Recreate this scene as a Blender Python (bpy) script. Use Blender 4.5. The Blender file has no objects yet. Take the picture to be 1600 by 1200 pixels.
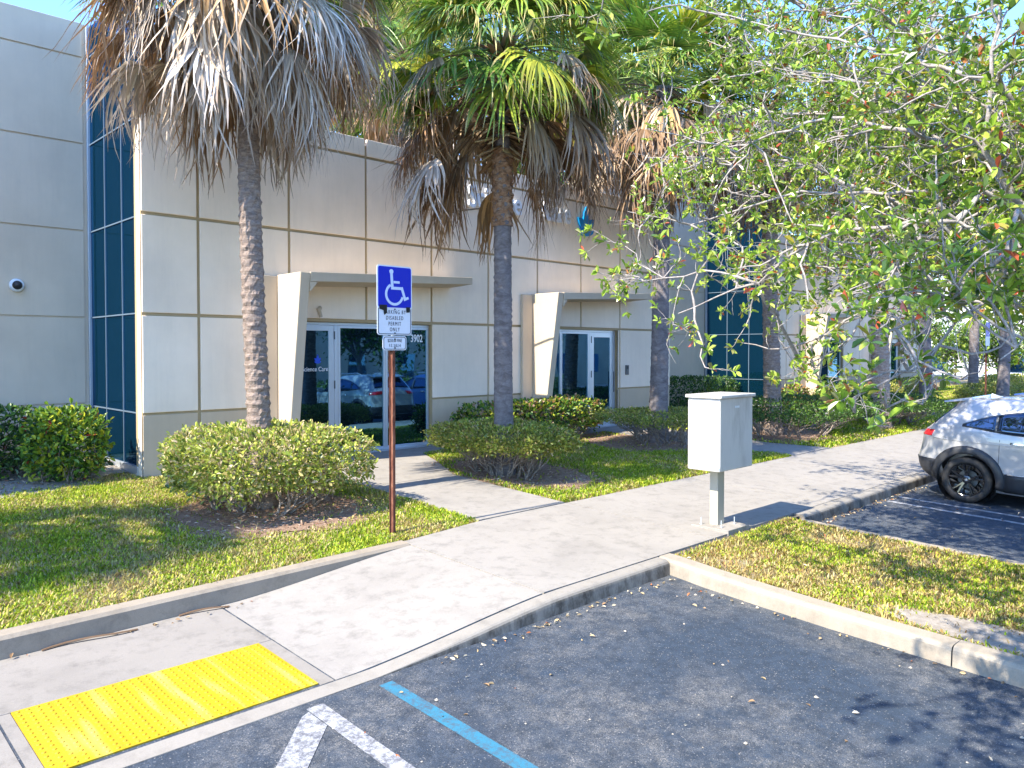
import bpy, math, random
import numpy as np
from mathutils import Vector, Matrix
R=math.radians
random.seed(7)
C=bpy.context.scene.collection
SC=bpy.context.scene
# ------------------------------------------------------------------ camera, world, sun, exposure
cam=bpy.data.objects.new('camera',bpy.data.cameras.new('camera')); C.objects.link(cam)
cam.location=(0,0,2.44); cam.rotation_euler=(R(90-1.2),0,R(45.6-90))
cam.data.lens=36*1205/1600; cam.data.sensor_width=36; cam.data.shift_y=-0.0161
cam.data.clip_start=0.05; cam.data.clip_end=3000
SC.camera=cam
SUN_EL=46; SUN_DIR=Vector((1,-0.035,-math.tan(R(SUN_EL))*math.hypot(1,.035))).normalized()   # travel direction
w=bpy.data.worlds.new('World'); SC.world=w; w.use_nodes=True
nt=w.node_tree; bg=nt.nodes['Background']
sky=nt.nodes.new('ShaderNodeTexSky'); sky.sky_type='NISHITA'; sky.sun_disc=False
sky.sun_elevation=R(SUN_EL); sky.sun_rotation=math.atan2(-1,.035)
sky.air_density=1.0; sky.dust_density=0.15; sky.ozone_density=4.0
hs=nt.nodes.new('ShaderNodeHueSaturation'); hs.inputs['Saturation'].default_value=1.1; hs.inputs['Hue'].default_value=.505
nt.links.new(sky.outputs[0],hs.inputs['Color']); tn=nt.nodes.new('ShaderNodeMix'); tn.data_type='RGBA'; tn.blend_type='MULTIPLY'; tn.inputs[0].default_value=1; tn.inputs[7].default_value=(.82,.90,1.0,1); nt.links.new(hs.outputs[0],tn.inputs[6]); nt.links.new(tn.outputs[2],bg.inputs[0]); bg.inputs[1].default_value=0.142
sl=bpy.data.lights.new('sun','SUN'); sl.energy=2.6; sl.angle=R(0.5); sl.color=(1,.92,.78)
so=bpy.data.objects.new('sun',sl); C.objects.link(so); so.location=(-20,5,25)
so.rotation_euler=SUN_DIR.to_track_quat('-Z','Y').to_euler()
SC.view_settings.view_transform='Standard'; SC.view_settings.look='None'
SC.view_settings.exposure=2.2; SC.view_settings.gamma=1
SC.render.engine='CYCLES'
SC.cycles.max_bounces=8; SC.cycles.transparent_max_bounces=8

# ------------------------------------------------------------------ constants of the place
SL=0.04            # the whole lot falls 4 % away from the building
VF=11.68           # facade plane
def gz(v,dz=0.0): return SL*v+dz
# ------------------------------------------------------------------ helpers
ORI={}
def tag(o,label=None,cat=None,group=None,kind=None):
    if label: o['label']=label
    if cat: o['category']=cat
    if group: o['group']=group
    if kind: o['kind']=kind
    return o
def thing(name,label,cat,loc=(0,0,0),group=None,rot=(0,0,0)):
    o=bpy.data.objects.new(name,None); C.objects.link(o); o.location=loc; o.rotation_euler=rot
    o.empty_display_size=.2
    ORI[o]=Vector(loc) if rot==(0,0,0) else Vector((0,0,0))
    return tag(o,label,cat,group)
def link_mesh(name,me,mat,parent):
    o=bpy.data.objects.new(name,me); C.objects.link(o)
    if mat is not None:
        for m in (mat if isinstance(mat,(list,tuple)) else [mat]): me.materials.append(m)
    if parent is not None:
        o.parent=parent; ORI[o]=ORI[parent]
        if ORI[parent].length>0: me.transform(Matrix.Translation(-ORI[parent]))
    else: ORI[o]=Vector((0,0,0))
    return o
class MB:
    def __init__(s): s.v=[]; s.f=[]
    def add(s,vs,fs):
        n=len(s.v); s.v+= [tuple(p) for p in vs]; s.f+=[tuple(i+n for i in f) for f in fs]; return s
    def box(s,x0,x1,y0,y1,z0,z1):
        return s.add([(x0,y0,z0),(x1,y0,z0),(x1,y1,z0),(x0,y1,z0),(x0,y0,z1),(x1,y0,z1),(x1,y1,z1),(x0,y1,z1)],
          [(0,3,2,1),(4,5,6,7),(0,1,5,4),(1,2,6,5),(2,3,7,6),(3,0,4,7)])
    def hexa(s,b,t): # bottom 4, top 4 ccw
        return s.add(list(b)+list(t),[(0,3,2,1),(4,5,6,7),(0,1,5,4),(1,2,6,5),(2,3,7,6),(3,0,4,7)])
    def prism(s,pts,z0,z1): # pts ccw; z callables or floats
        n=len(pts); f0=z0 if callable(z0) else (lambda x,y:z0); f1=z1 if callable(z1) else (lambda x,y:z1)
        s.add([(x,y,f0(x,y)) for x,y in pts]+[(x,y,f1(x,y)) for x,y in pts],
          [tuple(range(n-1,-1,-1)),tuple(range(n,2*n))]+[(i,(i+1)%n,n+(i+1)%n,n+i) for i in range(n)]); return s
    def sheet(s,pts,fz):
        return s.add([(x,y,fz(x,y)) for x,y in pts],[tuple(range(len(pts)))])
    def extr_y(s,poly,y0,y1): # poly in (x,z)
        n=len(poly)
        a=sum(poly[i][0]*poly[(i+1)%n][1]-poly[(i+1)%n][0]*poly[i][1] for i in range(n))
        if a<0: poly=poly[::-1]
        return s.add([(x,y0,z) for x,z in poly]+[(x,y1,z) for x,z in poly],
          [tuple(range(n)),tuple(range(2*n-1,n-1,-1))]+[(i,n+i,n+(i+1)%n,(i+1)%n) for i in range(n)])
    def tube(s,pts,rad,seg=8,cap=True):
        pts=[Vector(p) for p in pts]; n=len(pts)
        if not isinstance(rad,(list,tuple)): rad=[rad]*n
        base=len(s.v); prev=None
        for i,p in enumerate(pts):
            t=(pts[min(i+1,n-1)]-pts[max(i-1,0)])
            if t.length<1e-9: t=Vector((0,0,1))
            t.normalize()
            if prev is None: a=t.orthogonal().normalized()
            else:
                a=prev-t*prev.dot(t)
                a=a.normalized() if a.length>1e-6 else t.orthogonal().normalized()
            prev=a; b=t.cross(a)
            for k in range(seg):
                q=2*math.pi*k/seg; s.v.append(tuple(p+(a*math.cos(q)+b*math.sin(q))*rad[i]))
        for i in range(n-1):
            for k in range(seg):
                k2=(k+1)%seg; s.f.append((base+i*seg+k,base+i*seg+k2,base+(i+1)*seg+k2,base+(i+1)*seg+k))
        if cap:
            s.f.append(tuple(base+k for k in range(seg-1,-1,-1))); s.f.append(tuple(base+(n-1)*seg+k for k in range(seg)))
        return s
    def lathe(s,prof,seg=32,M=None):
        M=M or Matrix(); b=len(s.v)
        for r,z in prof:
            for k in range(seg):
                q=2*math.pi*k/seg; s.v.append(tuple(M@Vector((r*math.cos(q),r*math.sin(q),z))))
        for i in range(len(prof)-1):
            for k in range(seg):
                k2=(k+1)%seg; s.f.append((b+i*seg+k,b+i*seg+k2,b+(i+1)*seg+k2,b+(i+1)*seg+k))
        return s
    def build(s,name,mat,parent=None,smooth=False,bevel=0,weld=False):
        me=bpy.data.meshes.new(name); me.from_pydata(s.v,[],s.f); me.update()
        if smooth: me.polygons.foreach_set('use_smooth',[True]*len(me.polygons))
        o=link_mesh(name,me,mat,parent)
        if bevel:
            m=o.modifiers.new('bevel','BEVEL'); m.width=bevel; m.segments=2; m.limit_method='ANGLE'; m.angle_limit=R(40)
        return o
def struct(name,mb,mat,**k):
    return tag(mb.build(name,mat,None,**k),kind='structure')
def poly_mesh(name,V,nper,cols,mat,parent,smooth=False):
    """V (N,nper,3) independent polygons; cols (N,3)"""
    N=len(V); me=bpy.data.meshes.new(name)
    me.vertices.add(N*nper); me.vertices.foreach_set('co',V.reshape(-1).astype(np.float32))
    me.loops.add(N*nper); me.loops.foreach_set('vertex_index',np.arange(N*nper,dtype=np.int32))
    me.polygons.add(N); me.polygons.foreach_set('loop_start',np.arange(0,N*nper,nper,dtype=np.int32))
    me.polygons.foreach_set('loop_total',np.full(N,nper,dtype=np.int32))
    if cols is not None:
        a=me.color_attributes.new('tint','FLOAT_COLOR','POINT')
        c=np.ones((N,nper,4),np.float32); c[:,:,:3]=np.asarray(cols)[:,None,:]; a.data.foreach_set('color',c.reshape(-1))
    me.update(calc_edges=True); me.validate()
    return link_mesh(name,me,mat,parent)
def strip_mesh(name,L,Rr,cols,mat,parent):
    """ribbons: L,Rr (N,K,3) edge points, cols (N,3)"""
    N,K,_=L.shape; V=np.empty((N,K,2,3),np.float32); V[:,:,0]=L; V[:,:,1]=Rr
    idx=np.arange(N*K*2,dtype=np.int32).reshape(N,K,2)
    F=np.stack([idx[:,:-1,0],idx[:,:-1,1],idx[:,1:,1],idx[:,1:,0]],-1).reshape(-1,4)
    me=bpy.data.meshes.new(name); me.vertices.add(N*K*2); me.vertices.foreach_set('co',V.reshape(-1))
    M=len(F); me.loops.add(M*4); me.loops.foreach_set('vertex_index',F.reshape(-1))
    me.polygons.add(M); me.polygons.foreach_set('loop_start',np.arange(0,M*4,4,dtype=np.int32)); me.polygons.foreach_set('loop_total',np.full(M,4,dtype=np.int32))
    me.polygons.foreach_set('use_smooth',np.ones(M,bool))
    a=me.color_attributes.new('tint','FLOAT_COLOR','POINT'); c=np.ones((N,K*2,4),np.float32)
    cols=np.asarray(cols)
    if cols.ndim==2: c[:,:,:3]=cols[:,None,:]
    else: c[:,:,:3]=np.repeat(cols,2,axis=1)
    a.data.foreach_set('color',c.reshape(-1)); me.update(calc_edges=True)
    return link_mesh(name,me,mat,parent)
def copy_tree(o,parent=None):
    c=o.copy(); C.objects.link(c); c.parent=parent
    for ch in list(o.children): copy_tree(ch,c)
    return c
def place(o,loc,rz=0,s=1,label=None,group=None):
    o.location=loc; o.rotation_euler=(0,0,rz); o.scale=(s,s,s)
    if label: o['label']=label
    if group: o['group']=group
    return o
# ------------------------------------------------------------------ materials
def mat(name,col,rough=.6,metal=0,spec=.5,coat=0):
    m=bpy.data.materials.new(name); m.use_nodes=True; b=m.node_tree.nodes['Principled BSDF']
    b.inputs['Base Color'].default_value=(*col,1); b.inputs['Roughness'].default_value=rough
    b.inputs['Metallic'].default_value=metal; b.inputs['Specular IOR Level'].default_value=spec
    b.inputs['Coat Weight'].default_value=coat
    return m
def nodes(m): return m.node_tree.nodes,m.node_tree.links,m.node_tree.nodes['Principled BSDF']
def coords(m,scale=(1,1,1)):
    n,l,b=nodes(m); t=n.new('ShaderNodeNewGeometry'); mp=n.new('ShaderNodeMapping'); mp.inputs['Scale'].default_value=scale
    l.new(t.outputs['Position'],mp.inputs[0]); return mp.outputs[0]
def noise(m,vec,sc,det=5,rough=.6,dist=0):
    n,l,b=nodes(m); t=n.new('ShaderNodeTexNoise'); t.inputs['Scale'].default_value=sc; t.inputs['Detail'].default_value=det
    t.inputs['Roughness'].default_value=rough; t.inputs['Distortion'].default_value=dist; l.new(vec,t.inputs['Vector']); return t.outputs['Fac']
def ramp(m,fac,stops):
    n,l,b=nodes(m); r=n.new('ShaderNodeValToRGB'); e=r.color_ramp.elements
    while len(e)<len(stops): e.new(.5)
    for i,(p,c) in enumerate(stops):
        e[i].position=p; e[i].color=(*c,1) if len(c)==3 else c
    l.new(fac,r.inputs[0]); return r.outputs[0]
def mix(m,fac,a,b_,mode='MIX'):
    n,l,b=nodes(m); x=n.new('ShaderNodeMix'); x.data_type='RGBA'; x.blend_type=mode
    for i,v in ((0,fac),(6,a),(7,b_)):
        if isinstance(v,(int,float)): x.inputs[i].default_value=v
        elif isinstance(v,tuple): x.inputs[i].default_value=(*v,1)
        else: l.new(v,x.inputs[i])
    return x.outputs[2]
def bump(m,h,strength=.3,dist=.01):
    n,l,b=nodes(m); x=n.new('ShaderNodeBump'); x.inputs['Strength'].default_value=strength; x.inputs['Distance'].default_value=dist
    l.new(h,x.inputs['Height']); l.new(x.outputs[0],b.inputs['Normal'])
def setc(m,c): n,l,b=nodes(m); l.new(c,b.inputs['Base Color'])
BW=lambda a,b:[(a,(0,0,0)),(b,(1,1,1))]
def stucco(name,c,var=.08,bs=.25):
    m=mat(name,c,.85,spec=.25); v=coords(m); k=[min(1,x*(1+var)) for x in c]; d=[x*(1-var) for x in c]
    a=ramp(m,noise(m,v,.9,6),[(.3,tuple(d)),(.7,tuple(k))])
    v2=coords(m,(1,1,.10)); st=ramp(m,noise(m,v2,4,6,.75),[(.47,(0,0,0)),(.75,(1,1,1))])
    n,l,b=nodes(m); mm=n.new('ShaderNodeMath'); mm.operation='MULTIPLY'; mm.inputs[1].default_value=.17; l.new(st,mm.inputs[0])
    setc(m,mix(m,mm.outputs[0],a,tuple(x*.55 for x in c))); bump(m,noise(m,v,140,3,.6),bs,.004); return m
M={}
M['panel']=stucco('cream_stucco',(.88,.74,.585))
M['dado']=stucco('tan_stucco',(.56,.45,.32))
M['reveal']=stucco('brown_reveal',(.42,.32,.18))
M['canopy']=stucco('canopy_stucco',(.58,.48,.36))
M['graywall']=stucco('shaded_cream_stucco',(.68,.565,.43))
M['alu']=mat('brushed_aluminium',(.62,.66,.70),.38,.6)
M['mull']=mat('blue_grey_mullion',(.22,.30,.38),.4,.5)
M['aludark']=mat('dark_aluminium',(.10,.11,.12),.4,.5)
M['black']=mat('matt_black',(.02,.02,.022),.5)
M['tape']=mat('black_tape',(.015,.015,.015),.35)
def glassmat(name,tint,dark,rough=.015,fac=.62):
    m=bpy.data.materials.new(name); m.use_nodes=True; n=m.node_tree.nodes; l=m.node_tree.links; n.remove(n['Principled BSDF'])
    g=n.new('ShaderNodeBsdfGlossy'); g.inputs['Color'].default_value=(*tint,1); g.inputs['Roughness'].default_value=rough
    d=n.new('ShaderNodeBsdfDiffuse'); d.inputs['Color'].default_value=(*dark,1)
    f=n.new('ShaderNodeFresnel'); f.inputs['IOR'].default_value=1.5
    mr=n.new('ShaderNodeMapRange'); mr.inputs['To Min'].default_value=fac; mr.inputs['To Max'].default_value=1.0; l.new(f.outputs[0],mr.inputs[0])
    x=n.new('ShaderNodeMixShader'); l.new(mr.outputs[0],x.inputs[0]); l.new(d.outputs[0],x.inputs[1]); l.new(g.outputs[0],x.inputs[2])
    l.new(x.outputs[0],n['Material Output'].inputs[0]); 
    t=n.new('ShaderNodeNewGeometry'); no=n.new('ShaderNodeTexNoise'); no.inputs['Scale'].default_value=1.3; no.inputs['Detail'].default_value=1
    l.new(t.outputs['Position'],no.inputs['Vector']); bp=n.new('ShaderNodeBump'); bp.inputs['Strength'].default_value=.06; bp.inputs['Distance'].default_value=.02
    l.new(no.outputs[0],bp.inputs['Height']); l.new(bp.outputs[0],g.inputs['Normal'])
    return m
M['glass']=glassmat('tinted_storefront_glass',(.13,.31,.47),(.004,.012,.02))
M['bglass']=glassmat('blue_curtain_glass',(.05,.12,.22),(.003,.028,.054),.02,.5)
M['carglass']=glassmat('car_glass',(.16,.24,.36),(.01,.015,.03),.01,.4)
def concrete(name,c,dirty=.5):
    m=mat(name,c,.8,spec=.3); v=coords(m)
    a=ramp(m,noise(m,v,1.1,7,.65,.4),[(.25,tuple(x*.84 for x in c)),(.5,c),(.75,tuple(min(.9,x*1.07) for x in c))])
    s=ramp(m,noise(m,v,6,8,.75),[(.5,(0,0,0)),(.78,(1,1,1))])
    n,l,b=nodes(m); mm=n.new('ShaderNodeMath'); mm.operation='MULTIPLY'; mm.inputs[1].default_value=dirty; l.new(s,mm.inputs[0])
    a=mix(m,mm.outputs[0],a,tuple(x*.5 for x in c))
    f=ramp(m,noise(m,v,180,2,.6),[(.35,(.85,.85,.85)),(.65,(1,1,1))]); a=mix(m,1.0,a,f,'MULTIPLY')
    setc(m,a); bump(m,noise(m,v,90,5,.7),.35,.003); return m
M['walk']=concrete('sidewalk_concrete',(.335,.307,.268),.85)
M['walk2']=concrete('ramp_concrete',(.29,.262,.225),.8)
M['kerb']=concrete('kerb_concrete',(.38,.325,.25),.7)
M['kerbdirty']=concrete('stained_kerb_concrete',(.36,.32,.27),1.0)
M['joint']=mat('joint_dirt',(.10,.085,.07),.95)
# asphalt
def asphalt(name,c1,c2):
    m=mat(name,c1,.72,spec=.4); v=coords(m)
    big=ramp(m,noise(m,v,.55,4,.55,.6),[(.40,(.0,.0,.0)),(.56,(1,1,1))])
    mid=ramp(m,noise(m,v,3.2,9,.78),[(.38,(0,0,0)),(.60,(1,1,1))])
    n,l,b=nodes(m); fine=ramp(m,noise(m,v,75,6,.9),[(.44,(.12,.12,.12)),(.58,(1,1,1))])
    mm0=n.new('ShaderNodeMath'); mm0.operation='MULTIPLY'; l.new(big,mm0.inputs[0]); l.new(mid,mm0.inputs[1])
    mm=n.new('ShaderNodeMath'); mm.operation='MULTIPLY'; l.new(mm0.outputs[0],mm.inputs[0]); l.new(fine,mm.inputs[1])
    a=mix(m,mm.outputs[0],c1,c2)
    a=mix(m,ramp(m,noise(m,v,9,8,.8),[(.42,(0,0,0)),(.62,(.75,.75,.75))]),a,tuple(x*.5 for x in c1))
    vo=n.new('ShaderNodeTexVoronoi'); vo.inputs['Scale'].default_value=85; l.new(v,vo.inputs['Vector'])
    sp=ramp(m,vo.outputs['Color'],[(.70,(0,0,0)),(.86,(1,1,1))]); 
    dd=ramp(m,vo.outputs['Distance'],[(.25,(1,1,1)),(.45,(0,0,0))])
    m2=n.new('ShaderNodeMath'); m2.operation='MULTIPLY'; l.new(sp,m2.inputs[0]); l.new(dd,m2.inputs[1])
    m3=n.new('ShaderNodeMath'); m3.operation='MULTIPLY'; m3.inputs[1].default_value=.75; l.new(m2.outputs[0],m3.inputs[0])
    a=mix(m,m3.outputs[0],a,(.36,.34,.31))
    f=ramp(m,noise(m,v,150,5,.85),[(.36,(.38,.38,.38)),(.62,(1.35,1.35,1.35))]); a=mix(m,1.0,a,f,'MULTIPLY')
    setc(m,a); bump(m,noise(m,v,160,4,.75),.9,.006); return m
M['asphalt']=asphalt('asphalt',(.043,.064,.094),(.24,.225,.20))
def paint(name,c,under,wear=.5):
    m=mat(name,c,.6); v=coords(m)
    s=ramp(m,noise(m,v,16,10,.92),[(wear,(0,0,0)),(wear+.10,(1,1,1))])
    setc(m,mix(m,s,c,under)); bump(m,noise(m,v,160,4,.75),.7,.004); return m
M['pwhite']=paint('worn_white_paint',(.42,.42,.42),(.12,.12,.13),.46)
M['pblue']=paint('worn_blue_paint',(.035,.19,.28),(.07,.10,.13),.47)
M['soil']=mat('thatch_soil',(.12,.09,.05),.95)
v=coords(M['soil']); setc(M['soil'],ramp(M['soil'],noise(M['soil'],v,5,8,.7),[(.3,(.14,.12,.05)),(.5,(.26,.20,.10)),(.72,(.40,.33,.21))])); bump(M['soil'],noise(M['soil'],v,60,5),.8,.02)
M['mulch']=mat('dry_mulch',(.2,.13,.09),.95)
v=coords(M['mulch']); setc(M['mulch'],ramp(M['mulch'],noise(M['mulch'],v,14,8,.8),[(.3,(.14,.085,.055)),(.5,(.32,.20,.13)),(.68,(.52,.38,.27))])); bump(M['mulch'],noise(M['mulch'],v,45,6,.8),1,.03)
M['sand']=mat('bare_sandy_soil',(.36,.31,.26),.95)
v=coords(M['sand']); setc(M['sand'],ramp(M['sand'],noise(M['sand'],v,12,8,.8),[(.3,(.22,.18,.14)),(.6,(.42,.37,.31))])); bump(M['sand'],noise(M['sand'],v,50,5,.8),.8,.02)
def tinted(name,rough=.5,trans=.25,spec=.4):
    m=mat(name,(1,1,1),rough,spec=spec); n,l,b=nodes(m); a=n.new('ShaderNodeVertexColor'); a.layer_name='tint'
    l.new(a.outputs[0],b.inputs['Base Color'])
    if trans>0:
        t=n.new('ShaderNodeBsdfTranslucent'); l.new(a.outputs[0],t.inputs[0]); x=n.new('ShaderNodeMixShader'); x.inputs[0].default_value=trans
        l.new(b.outputs[0],x.inputs[1]); l.new(t.outputs[0],x.inputs[2]); l.new(x.outputs[0],n['Material Output'].inputs[0])
    return m
M['leaf']=tinted('leaf',.38,.30,.5)
M['grass']=tinted('grass_blade',.6,.30,.3)
M['frond']=tinted('palm_frond',.45,.25,.45)
M['dry']=tinted('dead_frond',.55,.12,.35)
M['litter']=tinted('leaf_litter',.8,0,.2)
def bark(name,c1,c2,c3,sc=(1,1,1),s1=14,bs=.9):
    m=mat(name,c2,.9,spec=.2); v=coords(m,sc)
    setc(m,ramp(m,noise(m,v,s1,7,.75,.5),[(.3,c1),(.5,c2),(.7,c3)])); bump(m,noise(m,v,s1*1.6,6,.8),bs,.03); return m
M['bark_brown']=bark('ringed_palm_bark',(.13,.095,.075),(.27,.205,.165),(.42,.34,.28),(1,1,3.2),13,.6)
M['bark_gray']=bark('grey_palm_bark',(.10,.085,.085),(.19,.165,.16),(.30,.27,.26),(1,1,2),6,.5)
M['bark_pale']=bark('pale_palm_bark',(.20,.14,.11),(.38,.29,.23),(.55,.47,.40),(1,1,2.5),12)
M['bark_orange']=bark('fresh_orange_palm_bark',(.16,.09,.05),(.34,.20,.12),(.48,.32,.20),(1,1,1.5),12)
M['wood']=bark('shrub_wood',(.13,.10,.08),(.28,.23,.19),(.46,.40,.34),(1,1,1),25,.5)
M['twig']=bark('pale_grey_twig',(.18,.155,.135),(.34,.30,.27),(.52,.47,.43),(1,1,1),30,.4)
# ------------------------------------------------------------------ ground sheets
g=lambda dz:(lambda x,y:gz(y,dz))
# terrain base sheet out to the horizon
mb=MB(); 
E=900
mb.add([(-E,-E,-8),(E,-E,-8),(E,E,-8),(-E,E,-8)],[(0,1,2,3)])
M['far']=mat('distant_ground',(.10,.12,.05),.95)
struct('distant_ground',mb,M['far'])
mb=MB(); mb.add([(-60,-60,gz(-60)),(90,-60,gz(-60)),(90,60,gz(60)),(-60,60,gz(60))],[(0,1,2,3)])
struct('asphalt_lot',mb,M['asphalt'])
# upper level: kerb heights
def rampz(u): # raised amount of the walk as function of u
    t=min(1,max(0,(u-2.95)/(4.95-2.95))); t=.5*t*t*(3-2*t)+.5*t; return .004+.146*t
def backk(u): return 6.38+.12*min(1,max(0,(u-1)/3.7)) # face of the rear kerb
def lawn_edge(u):
    if u<4.87: return backk(u)+.16
    if u<6.2: return backk(4.87)+.16+(6.82-backk(4.87)-.16)*((u-4.87)/1.33)
    return 6.82
def panels(us,v0f,v1f,zf,n=6,gap=.010,th=.12):
    mb=MB()
    for a,b in zip(us[:-1],us[1:]):
        xs=np.linspace(a+gap,b-gap,n+1)
        V=[];F=[]
        for x in xs:
            y0=v0f(x); y1=v1f(x)
            V+=[(x,y0,gz(y0)+zf(x)),(x,y1,gz(y1)+zf(x)),(x,y0,gz(y0)+zf(x)-th),(x,y1,gz(y1)+zf(x)-th)]
        for i in range(n):
            q=4*i; F+=[(q,q+4,q+5,q+1),(q+2,q+6,q+4,q),(q+1,q+5,q+7,q+3)]
        F+=[(0,1,3,2),(4*n,4*n+2,4*n+3,4*n+1)]
        mb.add(V,F)
    return mb
KF=4.42; KJ=4.575
mb=MB(); ff=lambda x:KJ+.018; bf=lambda x:backk(x)-.004
# sidewalk structure: flat lower pad round the mat, ramp, raised walk
struct('curb_ramp',panels([2.80,4.88],ff,bf,rampz,14),M['walk'])
low=lambda x:.004
mb=panels([-6,-.75,1.0,2.80],lambda x:5.50,bf,low,2)
mb2=panels([-6,-3.0,-.75,1.0],ff,lambda x:5.494,low,2); mb.add(mb2.v,mb2.f)
mb2=panels([1.006,1.075],ff,lambda x:5.494,low,1,0); mb.add(mb2.v,mb2.f)
mb2=panels([2.69,2.794],ff,lambda x:5.494,low,1,0); mb.add(mb2.v,mb2.f)
struct('lower_walk',mb,M['walk2'])
hi=lambda x:.15
mb=panels([4.88,7.70,10.6,13.5,16.4,19.3,22.2,25.1,28,31,34,37],ff,lambda x:lawn_edge(x)-.012,hi,12)
struct('sidewalk',mb,M['walk'])
mb=MB(); mb.add([(-6,4.5,gz(4.5)-.02),(37,4.5,gz(4.5)-.02),(37,6.9,gz(6.9)-.02),(-6,6.9,gz(6.9)-.02)],[(0,1,2,3)])
mb.add([(4.9,4.5,gz(4.5)+.125),(37,4.5,gz(4.5)+.125),(37,6.6,gz(6.6)+.125),(4.9,6.6,gz(6.6)+.125)],[(0,1,2,3)])
struct('walk_joint_bed',mb,M['joint'])
# front kerb: rounded profile swept along u
def kerb_sweep(path,zf,width,side,nround=4,low=0.06):
    """path: list of (x,y) on the road-side foot; side=+1 the top lies to the left of travel"""
    mb=MB(); V=[];n=len(path); P=[]
    for i,(x,y) in enumerate(path):
        a=Vector(path[max(0,i-1)]); b=Vector(path[min(n-1,i+1)]); t=(b-a).normalized(); nn=Vector((-t.y,t.x))*side
        h=zf(x,y)
        r=min(.05,h*.6); pr=[(0,-low),(0.012,max(.0,h-r))]
        for k in range(1,nround+1):
            q=k/nround*math.pi/2; pr.append((.012+r-r*math.cos(q),h-r+r*math.sin(q)))
        pr+=[(width,h),(width,-low)]
        for o_,z in pr:
            px,py=x+nn.x*o_,y+nn.y*o_; V.append((px,py,gz(py)+z))
        m=len(pr)
    F=[]
    for i in range(n-1):
        for k in range(m-1):
            f=(i*m+k,(i+1)*m+k,(i+1)*m+k+1,i*m+k+1)
            F.append(f if side>0 else f[::-1])
    F.append(tuple(range(m))); F.append(tuple((n-1)*m+k for k in range(m-1,-1,-1)))
    mb.add(V,F); return mb
path=[(x,KF) for x in np.linspace(-6,6.572,44)]
mb=kerb_sweep(path,lambda x,y:max(.006,rampz(x)-.002),KJ-KF,1)
M['kerbwalk']=concrete('front_kerb_concrete',(.32,.29,.245),.6)
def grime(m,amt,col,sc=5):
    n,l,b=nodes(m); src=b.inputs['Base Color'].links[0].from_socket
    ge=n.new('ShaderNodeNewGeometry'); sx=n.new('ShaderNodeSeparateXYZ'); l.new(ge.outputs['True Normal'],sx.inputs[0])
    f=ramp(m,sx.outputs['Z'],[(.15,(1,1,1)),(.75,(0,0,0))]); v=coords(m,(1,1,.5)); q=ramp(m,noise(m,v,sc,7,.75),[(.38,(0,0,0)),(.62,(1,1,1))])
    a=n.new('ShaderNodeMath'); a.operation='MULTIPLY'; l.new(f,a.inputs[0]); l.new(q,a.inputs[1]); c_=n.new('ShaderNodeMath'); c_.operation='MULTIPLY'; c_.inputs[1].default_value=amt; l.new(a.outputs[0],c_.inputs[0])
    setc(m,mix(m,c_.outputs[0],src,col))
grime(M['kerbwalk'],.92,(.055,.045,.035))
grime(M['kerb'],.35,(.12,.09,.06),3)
struct('front_kerb',mb,M['kerbwalk'],smooth=False)
path=[(x,4.42) for x in np.linspace(9.62,37,30)]
struct('far_front_kerb',kerb_sweep(path,lambda x,y:.148,.165,1),M['kerbwalk'])
# dirty faces of the kerbs (stain built as dark wash on the vertical face only, a thin skin of grime)
# island kerbs
isl=[(6.575,4.585),(6.565,4.40),(6.50,4.0),(6.44,3.4),(6.40,2.7),(6.37,1.8),(6.36,.8),(6.36,-.5),(6.36,-3),(6.36,-6)]
struct('island_kerb',kerb_sweep(isl[:6],lambda x,y:.15,.21,1),M['kerb'])
isl2=[(6.373,1.79),(6.36,.8),(6.36,-.5),(6.36,-3),(6.36,-6)]
struct('island_kerb_near',kerb_sweep(isl2,lambda x,y:.152,.21,1),M['kerb'])
k2=[(9.62,-6),(9.62,-2),(9.60,1),(9.56,2.5),(9.55,4.40)]
struct('island_kerb_far',kerb_sweep(k2,lambda x,y:.135,.17,1),M['kerb'])
# island soil
mb=MB(); mb.sheet([(6.58,-6),(9.46,-6),(9.40,2.5),(9.40,4.57),(6.78,4.57),(6.62,3.0)],g(.115)); struct('island_soil',mb,M['soil'])
# rear kerb along ramp and left lawn
def vkerb():
    xs=np.linspace(-6,4.872,34); V=[];F=[]
    for x in xs:
        y=backk(x); h=.165; yb=y+.155
        for yy,z in ((y,-.05),(y+.004,h-.025),(y+.028,h),(yb,h),(yb,-.05)): V.append((x,yy,gz(yy)+z))
    n=5
    for i in range(len(xs)-1):
        for k in range(n-1): F.append((i*n+k,(i+1)*n+k,(i+1)*n+k+1,i*n+k+1))
    F.append((0,1,2,3,4)); F.append(tuple((len(xs)-1)*n+k for k in (4,3,2,1,0)))
    return MB().add(V,F)
M['rearkerb']=concrete('weathered_kerb_concrete',(.34,.285,.215),.7)
struct('rear_kerb',vkerb(),M['rearkerb'])
# walkways to doors
mb=MB()
def slab(mb,pts,dz,th=.1): mb.prism(pts,g(dz-th),g(dz))
slab(mb,[(6.14,6.835),(7.68,6.835),(7.74,9.2),(6.17,9.2)],.152)
slab(mb,[(6.17,9.215),(7.74,9.215),(8.3,10.35),(8.6,11.1),(9.27,11.15),(9.27,VF-.01),(5.9,VF-.01),(5.9,11.15),(6.14,10.9)],.152)
struct('entrance_walk',mb,M['walk'])
mb=MB()
slab(mb,[(14.33,6.835),(16.0,6.835),(15.6,8.0),(15.55,11.3),(15.55,VF-.01),(12.2,VF-.01),(12.2,11.2),(13.9,11.1),(14.1,8.0)],.152)
struct('second_entrance_walk',mb,M['walk'])
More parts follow.
